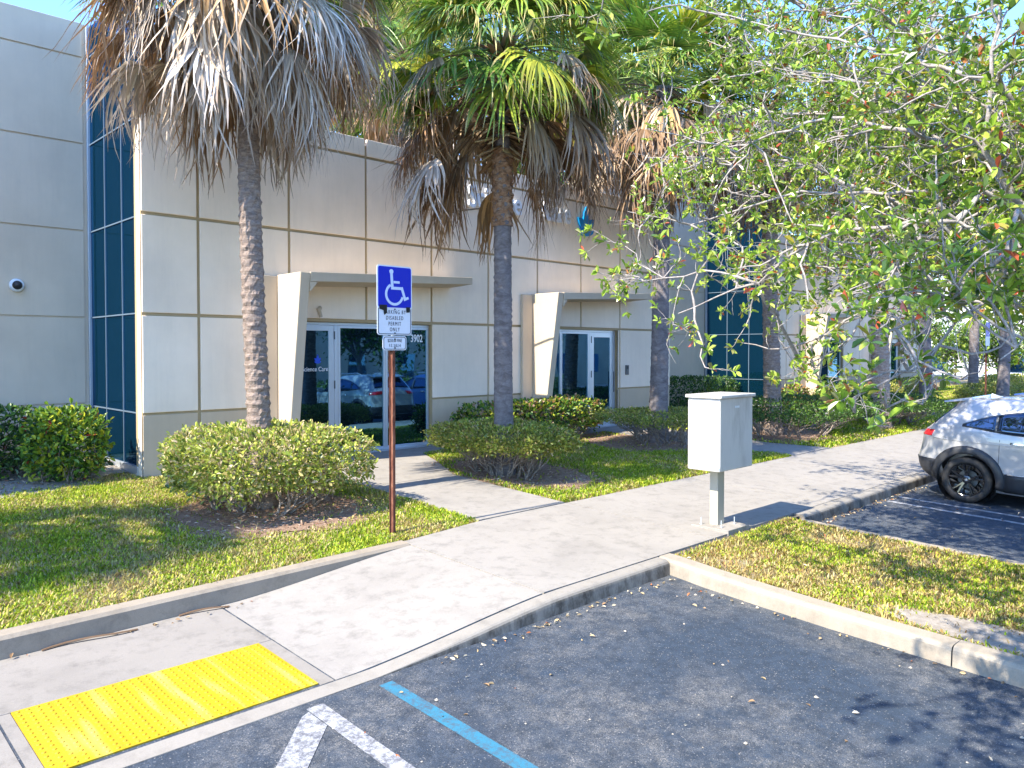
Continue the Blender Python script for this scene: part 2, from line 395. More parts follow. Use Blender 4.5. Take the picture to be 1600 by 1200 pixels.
# lawns' soil
mb=MB(); xs=np.linspace(-8,6.13,40)
V=[];F=[]
for x in xs: V+=[(x,lawn_edge(x)-.01,gz(lawn_edge(x),.138)),(x,14.2,gz(14.2,.138))]
for i in range(len(xs)-1): F.append((2*i,2*i+2,2*i+3,2*i+1))
mb.add(V,F); struct('left_lawn_soil',mb,M['soil'])
mb=MB(); mb.sheet([(7.69,6.825),(14.32,6.825),(14.09,8),(13.89,11.1),(12.19,11.2),(12.19,11.7),(9.28,11.7),(9.28,11.14),(8.61,11.09),(8.31,10.34),(7.75,9.2)],g(.138)); struct('middle_lawn_soil',mb,M['soil'])
mb=MB(); mb.sheet([(16.01,6.825),(60,6.825),(60,14.2),(15.56,14.2),(15.56,11.3),(15.61,8)],g(.138)); struct('far_lawn_soil',mb,M['soil'])
# mulch beds
BEDS=[]
def bed(name,cx,cy,rx,ry,m,dz=.150,rot=0,nn=40):
    BEDS.append((cx,cy,rx,ry)); rr=random.Random(int(cx*100))
    ph=[rr.uniform(0,6.28) for _ in range(4)]
    pts=[]
    for k in range(nn):
        q=2*math.pi*k/nn; f=1+.09*math.sin(3*q+ph[0])+.06*math.sin(5*q+ph[1])+.04*math.sin(9*q+ph[2])
        pts.append((cx+rx*f*math.cos(q),cy+ry*f*math.sin(q)))
    mb=MB().sheet(pts,g(dz)); return struct(name,mb,m)
bed('mulch_bed',4.45,8.75,1.25,1.25,M['mulch'])
bed('mulch_bed',8.75,8.75,1.0,1.55,M['mulch'])
bed('mulch_bed',13.3,9.6,1.5,1.3,M['mulch'])
bed('mulch_bed',17.3,8.7,1.7,1.2,M['mulch'])
bed('hedge_bed',2.0,12.75,2.4,1.35,M['sand'])
bed('hedge_bed',11.6,11.0,2.2,.45,M['mulch'])
bed('sandy_patch',6.95,1.35,.32,1.2,M['sand'],.119)
bed('sandy_patch',7.9,.5,.8,.8,M['sand'],.1195)
# tactile mat
mb=MB(); mu0,mu1,mv0,mv1=1.08,2.685,4.615,5.49; zt=.010
mb.prism([(mu0,mv0),(mu1,mv0),(mu1,mv1),(mu0,mv1)],g(-.05),g(zt))
nu,nv=30,16
for i in range(nu):
    for j in range(nv):
        x=mu0+.03+(mu1-mu0-.06)*i/(nu-1); y=mv0+.03+(mv1-mv0-.06)*j/(nv-1); z=gz(y,zt)
        V=[];n=8
        for r_,h_ in ((.0125,0),(.0095,.005),(.006,.0062)):
            for k in range(n): V.append((x+r_*math.cos(k*2*math.pi/n),y+r_*math.sin(k*2*math.pi/n),z+h_))
        F=[(a*n+k,a*n+(k+1)%n,(a+1)*n+(k+1)%n,(a+1)*n+k) for a in range(2) for k in range(n)]+[tuple(2*n+k for k in range(n))]
        mb.add(V,F)
M['yellow']=mat('tactile_yellow',(.6,.4,.01),.5)
v=coords(M['yellow']); v2=coords(M['yellow'],(1,.10,1))
a=ramp(M['yellow'],noise(M['yellow'],v2,7.5,3,.5),[(.42,(.48,.30,.004)),(.58,(.54,.35,.008)),(.75,(.70,.52,.12))])
a=mix(M['yellow'],ramp(M['yellow'],noise(M['yellow'],v,22,8,.8),[(.52,(0,0,0)),(.74,(.8,.8,.8))]),a,(.36,.23,.03)); setc(M['yellow'],a)
tag(mb.build('tactile_mat',M['yellow']),'bright yellow tactile warning mat with raised domes in the curb ramp','tactile mat')
# stripes
def stripe(name,pts,m,dz=.004): return struct(name,MB().sheet(pts,g(dz)),m)
stripe('blue_parking_stripe',[(2.98,4.33),(2.95,-1.5),(3.05,-1.5),(3.09,4.33)],M['pblue'])
stripe('white_parking_stripe',[(2.45,4.36),(2.45,-1.5),(2.55,-1.5),(2.57,4.36)],M['pwhite'])
stripe('white_diagonal_stripe',[(2.38,4.29),(1.0,2.85),(1.13,2.75),(2.443,4.1),(2.443,4.32)],M['pwhite'])
stripe('white_diagonal_stripe',[(1.6,4.2),(.3,2.85),(.43,2.75),(1.72,4.1)],M['pwhite'])
for u in (12.15,12.62,15.45,15.85,18.7,19.1): stripe('white_parking_stripe',[(u,4.33),(u,-1.2),(u+.10,-1.2),(u+.10,4.33)],M['pwhite'])
# ------------------------------------------------------------------ building
bld=thing('office_building','long cream panelled building with blue glass corners and slanted entrance canopies','building',(0,VF,gz(VF)))
ZJ=[1.52,2.98,4.44,5.89]; ZTOP=6.12; GR=.024
def openings(o): return [(6.20+o,9.30+o),(12.15+o,15.09+o)]
def facade(o,u0=3.98,u1=17.30):
    J=[u0]+[x+o for x in (4.80,6.30,7.80,9.28,10.76,12.22,13.68,15.15,16.62)]+[u1]
    op=openings(o)
    # backing wall (reveal colour) in pieces round the openings
    mb=MB(); yb=VF+.028
    for a,b in ((u0,op[0][0]),(op[0][1],op[1][0]),(op[1][1],u1)): mb.box(a,b,yb,VF+.30,.2,2.95)
    mb.box(u0,u1,yb,VF+.30,2.95,ZTOP-.02)
    mb.build('wall',M['reveal'],bld)
    clad=MB(); dd={}
    zs=ZJ+[ZTOP+.12]
    for i in range(len(J)-1):
        a=J[i]+(GR if i else 0); b=J[i+1]-(GR if i<len(J)-2 else 0)
        for k in range(len(zs)-1):
            z0=zs[k]+GR; z1=zs[k+1]-GR
            segs=[(a,b)]
            if k==0:
                for p,q in op:
                    n=[]
                    for s,e in segs:
                        if s<p: n.append((s,min(e,p)))
                        if e>q: n.append((max(s,q),e))
                    segs=n
            for s,e in segs:
                if e-s>.03: clad.box(s,e,VF,VF+.06,z0,z1)
        segs=[(a,b)]
        for p,q in op:
            n=[]
            for s,e in segs:
                if s<p: n.append((s,min(e,p)))
                if e>q: n.append((max(s,q),e))
            segs=n
        for s,e in segs:
            if e-s>.03: dd.setdefault(sum(s>=p for p,q in op),MB()).box(s,e,VF+.012,VF+.06,.2,ZJ[0]-.012)
    clad.build('wall_panels',M['panel'],bld,bevel=.008); [d_.build('wall_base',M['dado'],bld,bevel=.006) for d_ in dd.values()]
    # side returns at both ends
    mb=MB(); mb.box(u0-.006,u0+.35,VF+.061,VF+.20,.2,ZTOP+.11); mb.box(u1-.35,u1+.006,VF+.061,14.1,.2,ZTOP+.11)
    mb.box(u0+.2,u1-.2,VF+.302,VF+.45,ZTOP-.4,ZTOP+.1)
    mb.build('end_return',M['panel'],bld)
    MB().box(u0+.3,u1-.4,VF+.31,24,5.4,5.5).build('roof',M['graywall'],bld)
    # canopies
    for fu,end in ((6.05+o,9.75+o),(12.0+o,15.55+o)): canopy(fu,end)
def canopy(fu,end):
    mb=MB(); th=.17
    zb=.3; zt=3.68
    yt,ybm=10.86,11.36   # front edge at top, at ground
    mb.hexa([(fu,ybm,zb),(fu+th,ybm,zb),(fu+th,VF-.003,zb),(fu,VF-.003,zb)],[(fu,yt,zt),(fu+th,yt,zt),(fu+th,VF-.003,zt),(fu,VF-.003,zt)])
    mb.build('canopy_fin',M['canopy'],bld,bevel=.012)
    mb=MB(); mb.box(fu-.31,fu-.003,VF-.07,VF-.003,.3,zt-.02); mb.build('canopy_pier',M['canopy'],bld,bevel=.01)
    x0=fu+th+.002; 
    f=lambda x:3.68+.16*(x-fu)/(3.6)
    mb=MB()
    mb.hexa([(x0,yt,f(x0)-.15),(end,11.03,f(end)-.13),(end,VF-.003,f(end)-.16),(x0,VF-.003,f(x0)-.18)],
            [(x0,yt,f(x0)),(end,11.03,f(end)),(end,VF-.003,f(end)+.01),(x0,VF-.003,f(x0)+.01)])
    # haunch between fin and slab
    mb.hexa([(x0,yt+.01,f(x0)-.30),(x0+.01,yt+.01,f(x0)-.30),(x0+.01,VF-.005,f(x0)-.33),(x0,VF-.005,f(x0)-.33)],
            [(x0,yt+.01,f(x0)-.152),(x0+.13,yt+.01,f(x0)-.152),(x0+.13,VF-.005,f(x0)-.152),(x0,VF-.005,f(x0)-.152)])
    mb.build('canopy_roof',M['canopy'],bld,bevel=.01)
def text_mb(s,size,extr,x0,y,z0,sx=1.0,align='LEFT',bold=0.0,space=1.0):
    c=bpy.data.curves.new('lettering','FONT'); c.body=s; c.size=size; c.extrude=extr; c.offset=bold; c.space_character=space; c.align_x=align; c.resolution_u=4
    o=bpy.data.objects.new('lettering_tmp',c); C.objects.link(o); bpy.context.view_layer.update()
    me=bpy.data.meshes.new_from_object(o.evaluated_get(bpy.context.evaluated_depsgraph_get()))
    mb=MB(); mb.add([(x0+v_.co.x*sx,y-v_.co.z,z0+v_.co.y) for v_ in me.vertices],[tuple(p.vertices) for p in me.polygons])
    bpy.data.objects.remove(o); bpy.data.curves.remove(c); bpy.data.meshes.remove(me); return mb
def glass_frame(name,u0,u1,z0,z1,y,w,parent,wb=None,mid=None,depth=.05):
    wb=wb or w; mb=MB()
    mb.box(u0,u0+w,y,y+depth,z0,z1); mb.box(u1-w,u1,y,y+depth,z0,z1)
    mb.box(u0+w,u1-w,y,y+depth,z1-w,z1); mb.box(u0+w,u1-w,y,y+depth,z0,z0+wb)
    o=mb.build(name,M['alu'],parent,bevel=.004)
    MB().box(u0+w,u1-w,y+.02,y+.03,z0+wb,z1-w).build('glass_pane',M['glass'],o)
    return o
def leaf_logo(cx,cz,s,y,parent,m,th,name='leaf_emblem'):
    mb=MB()
    def petal(ax,az,L,wd,q):
        pts=[]
        for k in range(9):
            t=k/8; pts.append((t*L, wd*math.sin(math.pi*t**.8)))
        for k in range(7,0,-1):
            t=k/8; pts.append((t*L,-wd*math.sin(math.pi*t**.8)))
        c,s_=math.cos(q),math.sin(q)
        return [(ax+a*c-b*s_,az+a*s_+b*c) for a,b in pts]
    for i,(q,L) in enumerate(((R(90),1.0),(R(140),.72),(R(42),.72))):
        mb.extr_y(petal(cx,cz,L*s,.19*s,q),y-th-i*.0007,y)
    mb.extr_y([(cx+.52*s*math.cos(t)*1.0,cz-.02*s+.30*s*math.sin(t)) for t in np.linspace(math.pi,2*math.pi,12)],y-th-.003,y)
    return mb.build(name,m,parent)
M['letterwhite']=mat('white_lettering',(.80,.82,.84),.4)
M['logoblue']=mat('sign_blue',(.005,.26,.60),.35)
M['logoblue2']=mat('decal_blue',(.02,.09,.65),.35)
def storefronts(o,main=False):
    zb=gz(VF)+.15; zt=2.945; y=VF+.10
    # left entrance: door + two lights
    MB().box(6.20+o,9.30+o,VF+.16,VF+.30,zb-.03,zt+.02).build('dark_interior',M['black'],bld)
    fr=MB(); fr.box(6.21+o,9.29+o,y,y+.05,zt-.05,zt); fr.box(7.20+o,7.27+o,y,y+.05,zb,zt-.05)
    fr.build('door_frame',M['alu'],bld,bevel=.004)
    d=MB(); u0,u1=6.25+o,7.20+o; z0,z1=zb+.01,zt-.05
    d.box(u0,u0+.1,y+.004,y+.046,z0,z1-.002); d.box(u1-.11,u1-.004,y+.004,y+.046,z0,z1-.002); d.box(u0+.1,u1-.11,y+.004,y+.046,z1-.10,z1-.002); d.box(u0+.1,u1-.11,y+.004,y+.046,z0,z0+.22)
    door=d.build('door',M['alu'],bld,bevel=.004)
    MB().box(u0+.1,u1-.11,y+.02,y+.03,z0+.22,z1-.10).build('glass_pane',M['glass'],door)
    MB().tube([(u0+.06,y-.05,1.35),(u0+.06,y-.05,1.85)],.014).build('handle',M['aludark'],door)
    for z in (2.72,1.86,.95): MB().box(u1-.008,u1+.012,y-.010,y+.003,z-.07,z+.07).build('hinge',M['aludark'],door)
    if main:
        text_mb('Science Care',.108,.002,6.58,y+.017,2.10,.88,bold=.0004).build('door_lettering',M['letterwhite'],door)
        leaf_logo(6.88,2.27,.12,y+.0165,door,M['logoblue2'],.003)
    w1=glass_frame('window',7.275+o,8.275+o,zb-.01,zt-.052,y,.045,bld,.09)
    w2=glass_frame('window',8.28+o,9.28+o,zb-.01,zt-.052,y,.045,bld,.09)
    if main: text_mb('3902',.20,.002,8.86,y+.018,2.62,.72,bold=.003).build('suite_number',M['letterwhite'],w2)
    MB().box(6.21+o,9.29+o,VF+.03,y,zb-.02,zb+.035).build('sill',M['alu'],bld)
    # right entrance
    MB().box(12.15+o,15.09+o,VF+.16,VF+.30,zb-.03,zt+.02).build('dark_interior',M['black'],bld)
    fr=MB(); fr.box(12.16+o,15.08+o,y,y+.05,zt-.05,zt); fr.box(14.10+o,14.17+o,y,y+.05,zb,zt-.05); fr.box(14.99+o,15.08+o,y,y+.05,zb,zt-.05)
    fr.build('door_frame',M['alu'],bld,bevel=.004)
    glass_frame('window',12.17+o,13.10+o,zb,zt-.052,y,.045,bld,.09); glass_frame('window',13.102+o,14.095+o,zb,zt-.052,y,.045,bld,.09)
    d=MB(); u0,u1=14.175+o,14.985+o
    d.box(u0,u0+.1,y+.004,y+.046,z0,z1-.002); d.box(u1-.10,u1,y+.004,y+.046,z0,z1-.002); d.box(u0+.1,u1-.10,y+.004,y+.046,z1-.12,z1-.002); d.box(u0+.1,u1-.10,y+.004,y+.046,z0,z0+.22)
    door=d.build('door',M['alu'],bld,bevel=.004)
    MB().box(u0+.1,u1-.10,y+.02,y+.03,z0+.22,z1-.12).build('glass_pane',M['glass'],door)
    MB().tube([(u1-.03,y-.06,1.45),(u1-.03,y-.06,1.95)],.013).build('handle',M['aludark'],door)
    for z in (2.72,1.9,.95): MB().box(u0-.012,u0+.01,y-.010,y+.003,z-.08,z+.08).build('hinge',M['aludark'],door)
    MB().box(12.16+o,15.08+o,VF+.03,y,zb-.02,zb+.03).build('sill',M['alu'],bld)
for o,mn in ((-19.12,False),(0,True),(19.12,False)):
    facade(o,3.98+o,17.30+o); storefronts(o,mn)
# recesses: wall set back + glass wall running back from each facade corner
def recess(o,uw0,glass=True):
    ug=3.98+o; y=14.18; mb=MB()
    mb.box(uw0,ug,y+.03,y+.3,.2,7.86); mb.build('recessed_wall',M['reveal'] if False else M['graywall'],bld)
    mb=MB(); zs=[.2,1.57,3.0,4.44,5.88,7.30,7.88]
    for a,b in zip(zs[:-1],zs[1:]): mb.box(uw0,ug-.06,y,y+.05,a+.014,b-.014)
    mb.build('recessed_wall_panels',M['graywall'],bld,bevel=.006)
    # glass wall
    zb=gz(VF)+.16; ys=[VF+.21,12.57,13.36,14.12]; zz=[zb+.12,1.53,3.0,4.42,5.86,7.30,7.84]
    g_=MB().box(ug+.03,ug+.05,ys[0],ys[-1],zb+.12,7.80).build('curtain_wall',M['bglass'],bld)
    m=MB()
    for yy in ys[1:-1]: m.box(ug+.012,ug+.029,yy-.010,yy+.010,zz[0],7.8)
    for z in zz[1:-1]:
        for a,b in zip(ys[:-1],ys[1:]): m.box(ug+.013,ug+.0285,a+.014,b-.014,z-.010,z+.010)
    m.build('mullions',M['mull'],g_)
    m=MB(); m.box(ug-.02,ug+.06,ys[0],ys[-1],zb-.1,zb+.118); m.box(ug-.01,ug+.06,ys[-1]+.001,y+.01,zb-.1,7.84); m.build('curtain_frame',M['alu'],g_,bevel=.004)
    MB().box(ug+.08,ug+.3,VF+.45,14.4,.2,7.80).build('glass_backing',M['black'],bld)
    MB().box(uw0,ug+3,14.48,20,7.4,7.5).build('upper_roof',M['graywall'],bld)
recess(0,-1.82); recess(19.12,17.30)
# wall sign lettering, projecting on the panels
sg=thing('wall_sign','large raised white lettering reading Science Care with blue leaf emblem high on the facade','sign',(11.8,VF,5.4))
text_mb('Science',.66,.035,10.16,VF-.045,5.33,.76,bold=.008).build('lettering',M['letterwhite'],sg)
text_mb('Care',.66,.035,12.32,VF-.045,5.33,.70,bold=.008).build('lettering',M['letterwhite'],sg)
leaf_logo(13.80,5.28,.52,VF-.002,sg,M['logoblue'],.06)
# security camera
sc=thing('security_camera','small white dome security camera on the grey recessed wall at the left edge','camera',(2.94,14.18,3.48))
Mx=Matrix.Translation((2.94,14.18,3.48))@Matrix.Rotation(R(90),4,'X')
MB().lathe([(0,0),(.10,0),(.105,.02),(.10,.06),(.085,.075),(.07,.08)],28,Mx).build('housing',M['letterwhite'],sc,smooth=True)
MB().lathe([(.07,.078),(.065,.10),(.045,.125),(.02,.138),(0,.14)],24,Mx).build('dome',M['black'],sc,smooth=True)
# sign lamp arm
la=thing('wall_lamp','thin dark lamp arm sticking out from the facade below the big lettering','lamp',(10.2,VF,5.05))
MB().tube([(9.55,VF-.02,5.10),(9.65,11.2,5.13),(9.72,10.7,5.12)],.02,8).build('arm',M['black'],la)
MB().hexa([(9.70,10.35,5.04),(9.82,10.35,5.04),(9.82,10.72,5.09),(9.70,10.72,5.09)],[(9.70,10.35,5.09),(9.82,10.35,5.09),(9.82,10.72,5.15),(9.70,10.72,5.15)]).build('lamp_head',M['black'],la,bevel=.01)
# card reader and hose bib
cr=thing('card_reader','small dark grey card reader on the wall right of the second glass door','card reader',(15.42,VF,1.98))
MB().box(15.36,15.48,VF-.03,VF-.001,1.86,2.10).build('housing',M['aludark'],cr,bevel=.008)
MB().box(15.385,15.455,VF-.034,VF-.0305,2.0,2.07).build('face_plate',M['black'],cr)
hb=thing('wall_spigot','small brass coloured spigot low on the tan wall base right of the window','spigot',(9.6,VF,.95))
M['brass']=mat('old_brass',(.35,.26,.14),.5,.7)
mb=MB().tube([(9.55,VF+.01,1.0),(9.55,VF-.07,1.0),(9.55,VF-.09,.95)],.013,8); mb.lathe([(0,0),(.03,0),(.03,.008),(0,.01)],12,Matrix.Translation((9.55,VF-.05,1.03))); mb.build('tap',M['brass'],hb)
# small weathered conduit stub above the first door
cs=thing('conduit_stub','short brown conduit stub on the wall above the first glass door','conduit',(6.85,VF,3.15))
MB().tube([(6.86,VF-.01,3.18),(6.80,VF-.06,3.16),(6.84,VF-.07,3.02)],[.035,.035,.03],10).build('pipe_stub',M['dado'],cs)

# ------------------------------------------------------------------ disabled parking sign
M['signblue']=mat('sign_face_blue',(.0,.012,.42),.45); M['signwhite']=mat('sign_face_white',(.72,.74,.78),.45); M['signpale']=mat('faded_white_symbol',(.62,.68,.80),.5)
M['inkblack']=mat('sign_ink',(.02,.02,.03),.5)
def rrect(cx,cz,w_,h_,r,n=5):
    pts=[]
    for sx,sz,a0 in ((1,1,0),(-1,1,90),(-1,-1,180),(1,-1,270)):
        for k in range(n+1):
            q=R(a0+90*k/n); pts.append((cx+sx*(w_/2-r)+r*math.cos(q),cz+sz*(h_/2-r)+r*math.sin(q)))
    return pts
def ring(mb,outer,inner,y0,y1):
    n=len(outer); b=len(mb.v)
    for p,y in ((outer,y0),(inner,y0),(outer,y1),(inner,y1)): mb.v+= [(x,y,z) for x,z in p]
    for i in range(n):
        j=(i+1)%n
        mb.f+=[(b+i,b+n+i,b+n+j,b+j),(b+2*n+i,b+2*n+j,b+3*n+j,b+3*n+i),(b+i,b+j,b+2*n+j,b+2*n+i),(b+n+i,b+3*n+i,b+3*n+j,b+n+j)]
def hsign(name,label,px,py,full=True,group=None):
    zg=gz(py,.15); s=thing(name,label,'sign',(px,py,zg),group)
    y=py-.045
    post=MB()   # U-channel
    z0,z1=zg-.1,2.50
    post.box(px-.012,px+.012,py-.03,py-.026,z0,z1); 
    post.box(px-.016,px-.012,py-.03,py+.012,z0,z1); post.box(px+.012,px+.016,py-.03,py+.012,z0,z1)
    post.box(px-.038,px-.016,py+.008,py+.012,z0,z1); post.box(px+.016,px+.038,py+.008,py+.012,z0,z1)
    post.build('post',M['rust'],s)
    MB().box(px-.05,px+.05,py-.028,py+.01,2.44,2.50).build('bracket',M['black'],s)
    MB().box(px-.014,px+.014,py-.024,py+.004,2.501,3.30).build('upper_post',M['alu'],s)
    p=MB().extr_y(rrect(px+.0,3.140,.465,.47,.03),y-.006,y).build('symbol_panel',M['signwhite'],s)
    MB().extr_y(rrect(px+.0,3.140,.437,.442,.022),y-.0085,y-.0065).build('blue_field',M['signblue'],p)
    # wheelchair symbol
    cx,cz,k=px,3.135,.47
    m=MB(); yy=y-.011
    def P(a,b): return (cx+a*k,cz+b*k)
    def bar(a,b,wd): 
        a=Vector(P(*a)); b=Vector(P(*b)); t=(b-a).normalized(); n_=Vector((-t.y,t.x))*wd*k/2
        return [tuple(a+n_),tuple(a-n_),tuple(b-n_),tuple(b+n_)]
    m.extr_y([(P(-.10,.37)[0]+.055*k*math.cos(q),P(0,.37)[1]+.055*k*math.sin(q)) for q in np.linspace(0,2*math.pi,20)[:-1]],yy,yy+.002)
    bars=[((-.10,.34),(-.075,.0),.07),((-.04,.13),(.13,.13),.055),((-.11,-.01),(.20,-.01),.065),((.185,.02),(.29,-.27),.065),((.25,-.27),(.385,-.22),.06)]
    for i,(a,b,wd) in enumerate(bars): m.extr_y(bar(a,b,wd),yy-.0003*(i+1),yy+.002)
    arc=[R(t) for t in np.linspace(118,345,30)]
    co=P(-.015,-.15)
    for a,b in zip(arc[:-1],arc[1:]):
        ro,ri=.265*k,.205*k
        m.extr_y([(co[0]+ro*math.cos(a),co[1]+ro*math.sin(a)),(co[0]+ro*math.cos(b),co[1]+ro*math.sin(b)),(co[0]+ri*math.cos(b),co[1]+ri*math.sin(b)),(co[0]+ri*math.cos(a),co[1]+ri*math.sin(a))],yy,yy+.002)
    m.build('wheelchair_symbol',M['signpale'],p)
    cx=px; y2=y+.004
    p=MB().extr_y(rrect(cx,2.775,.455,.315,.03),y2-.006,y2).build('permit_panel',M['signwhite'],s)
    if full:
        m=MB(); ring(m,rrect(cx,2.775,.435,.295,.026),rrect(cx,2.775,.422,.282,.022),y2-.008,y2-.0062)
        for t,z,wd in (('PARKING BY',2.850,1),('DISABLED',2.785,1),('PERMIT',2.722,1),('ONLY',2.660,1)):
            tm=text_mb(t,.060,.0008,cx,y2-.0075,z,.68,'CENTER',0,1.35); m.add(tm.v,tm.f)
        m.build('permit_lettering',M['inkblack'],p)
        q=MB().extr_y(rrect(cx,2.530,.315,.155,.03),y2-.007,y2-.001).build('fine_panel',M['signwhite'],s)
        m=MB(); ring(m,rrect(cx,2.530,.297,.137,.026),rrect(cx,2.530,.285,.125,.022),y2-.009,y2-.0072)
        for t,z in (('$250.00 FINE',2.542),('F.S. 318.14',2.487)):
            tm=text_mb(t,.050,.0008,cx,y2-.0085,z,.60,'CENTER',0,1.15); m.add(tm.v,tm.f)
        m.build('fine_lettering',M['inkblack'],q)
        MB().extr_y([(cx-.205,2.945),(cx-.105,2.945),(cx-.105,2.86),(cx-.140,2.835),(cx-.150,2.885),(cx-.205,2.90)],y2-.014,y2-.011).build('black_tape',M['tape'],s)
        MB().extr_y([(cx+.150,2.93),(cx+.205,2.93),(cx+.200,2.872),(cx+.155,2.868)],y2-.014,y2-.011).build('black_tape',M['tape'],s)
        for z in (2.90,2.640,2.575,2.478): MB().lathe([(0,0),(.009,0),(.008,.006),(0,.007)],10,Matrix.Translation((cx,y2-.009,z))@Matrix.Rotation(R(90),4,'X')).build('bolt',M['aludark'],s)
    return s
M['rust']=bark('rusty_brown_post',(.07,.025,.018),(.17,.065,.04),(.30,.15,.09),(1,1,.3),22,.4)
hsign('parking_sign','blue wheelchair sign over white permit plates on a rusty brown post in the lawn',5.0,6.99)
hsign('parking_sign','distant small blue wheelchair sign on a thin post between the far palm trunks',28.2,7.05,False)
# ------------------------------------------------------------------ utility box on a post
M['boxwhite']=mat('white_enamel_box',(.55,.52,.48),.42)
v=coords(M['boxwhite'],(1,1,.25)); setc(M['boxwhite'],ramp(M['boxwhite'],noise(M['boxwhite'],v,4,7,.7),[(.3,(.44,.41,.37)),(.5,(.62,.59,.55)),(.8,(.66,.63,.59))]))
M['postcream']=mat('cream_post_paint',(.42,.39,.31),.5)
ub=thing('utility_box','white metal utility cabinet on a single square post at the sidewalk edge','utility box',(8.2,4.86,gz(4.86,.15)))
b=MB().box(7.87,8.62,4.63,5.06,1.05,1.895).build('cabinet',M['boxwhite'],ub,bevel=.012)
l=MB().box(7.84,8.64,4.60,5.08,1.896,1.935).build('lid',M['boxwhite'],ub,bevel=.008)
MB().box(8.15,8.32,4.80,4.90,1.936,1.944).build('lid_plate',M['boxwhite'],ub,bevel=.003)
MB().box(8.14,8.29,4.815,4.925,gz(4.86,.17),1.049).build('post',M['postcream'],ub,bevel=.006)
zb=gz(4.86,.151); MB().box(7.98,8.46,4.58,5.08,zb-.05,zb+.025).build('base_slab',M['walk'],ub,bevel=.006)
for x,y in ((8.06,4.99),(8.06,4.72),(8.36,4.99),(8.36,4.72)): MB().tube([(x,y,zb+.02),(x,y,zb+.11)],.007,8).lathe([(0,0),(.017,0),(.017,.012),(0,.014)],6,Matrix.Translation((x,y,zb+.026))).build('anchor_bolt',M['alu'],ub)
m=MB(); 
for k in range(3): m.box(8.20+k*.035,8.225+k*.035,4.6262,4.6297,1.775,1.80)
m.build('vent_label',M['letterwhite'],ub)
# ------------------------------------------------------------------ car
CT=dict(z=[.20,.26,.34,.45,.60,.75,.88,.96,1.02,1.08,1.14,1.22,1.32,1.41,1.48,1.53,1.565,1.588,1.60],
 xr=[.42,.22,.09,.03,.0,.035,.055,.06,.085,.13,.19,.27,.37,.45,.50,.53,.66,.95,1.35],
 xf=[4.05,4.22,4.30,4.36,4.38,4.36,4.30,4.18,3.75,3.14,3.02,2.90,2.74,2.58,2.43,2.30,2.15,1.95,1.75],
 w=[.80,.865,.895,.91,.915,.92,.922,.92,.915,.905,.89,.855,.81,.768,.73,.695,.64,.52,.25],
 n=[5,5,5.5,6,6,6,6,6,5.5,5,5,5,5,4.5,4.5,4.5,4,3.5,3])
def cpt(z,phi,off=0.0):
    I=lambda k:float(np.interp(z,CT['z'],CT[k]))
    xr,xf,w_,n=I('xr'),I('xf'),I('w'),I('n'); m=(xr+xf)/2; h=(xf-xr)/2+off; w_+=off
    c,s=math.cos(phi),math.sin(phi)
    return (m+h*math.copysign(abs(c)**(2/n),c), w_*math.copysign(abs(s)**(2/n),s), z)
def surfy(x,z,off=0.0):
    I=lambda k:float(np.interp(z,CT['z'],CT[k]))
    xr,xf,w_,n=I('xr'),I('xf'),I('w'),I('n'); m=(xr+xf)/2; h=(xf-xr)/2
    c=min(.999,abs((x-m)/h)); return (w_)*(1-c**n)**(1/n)+off
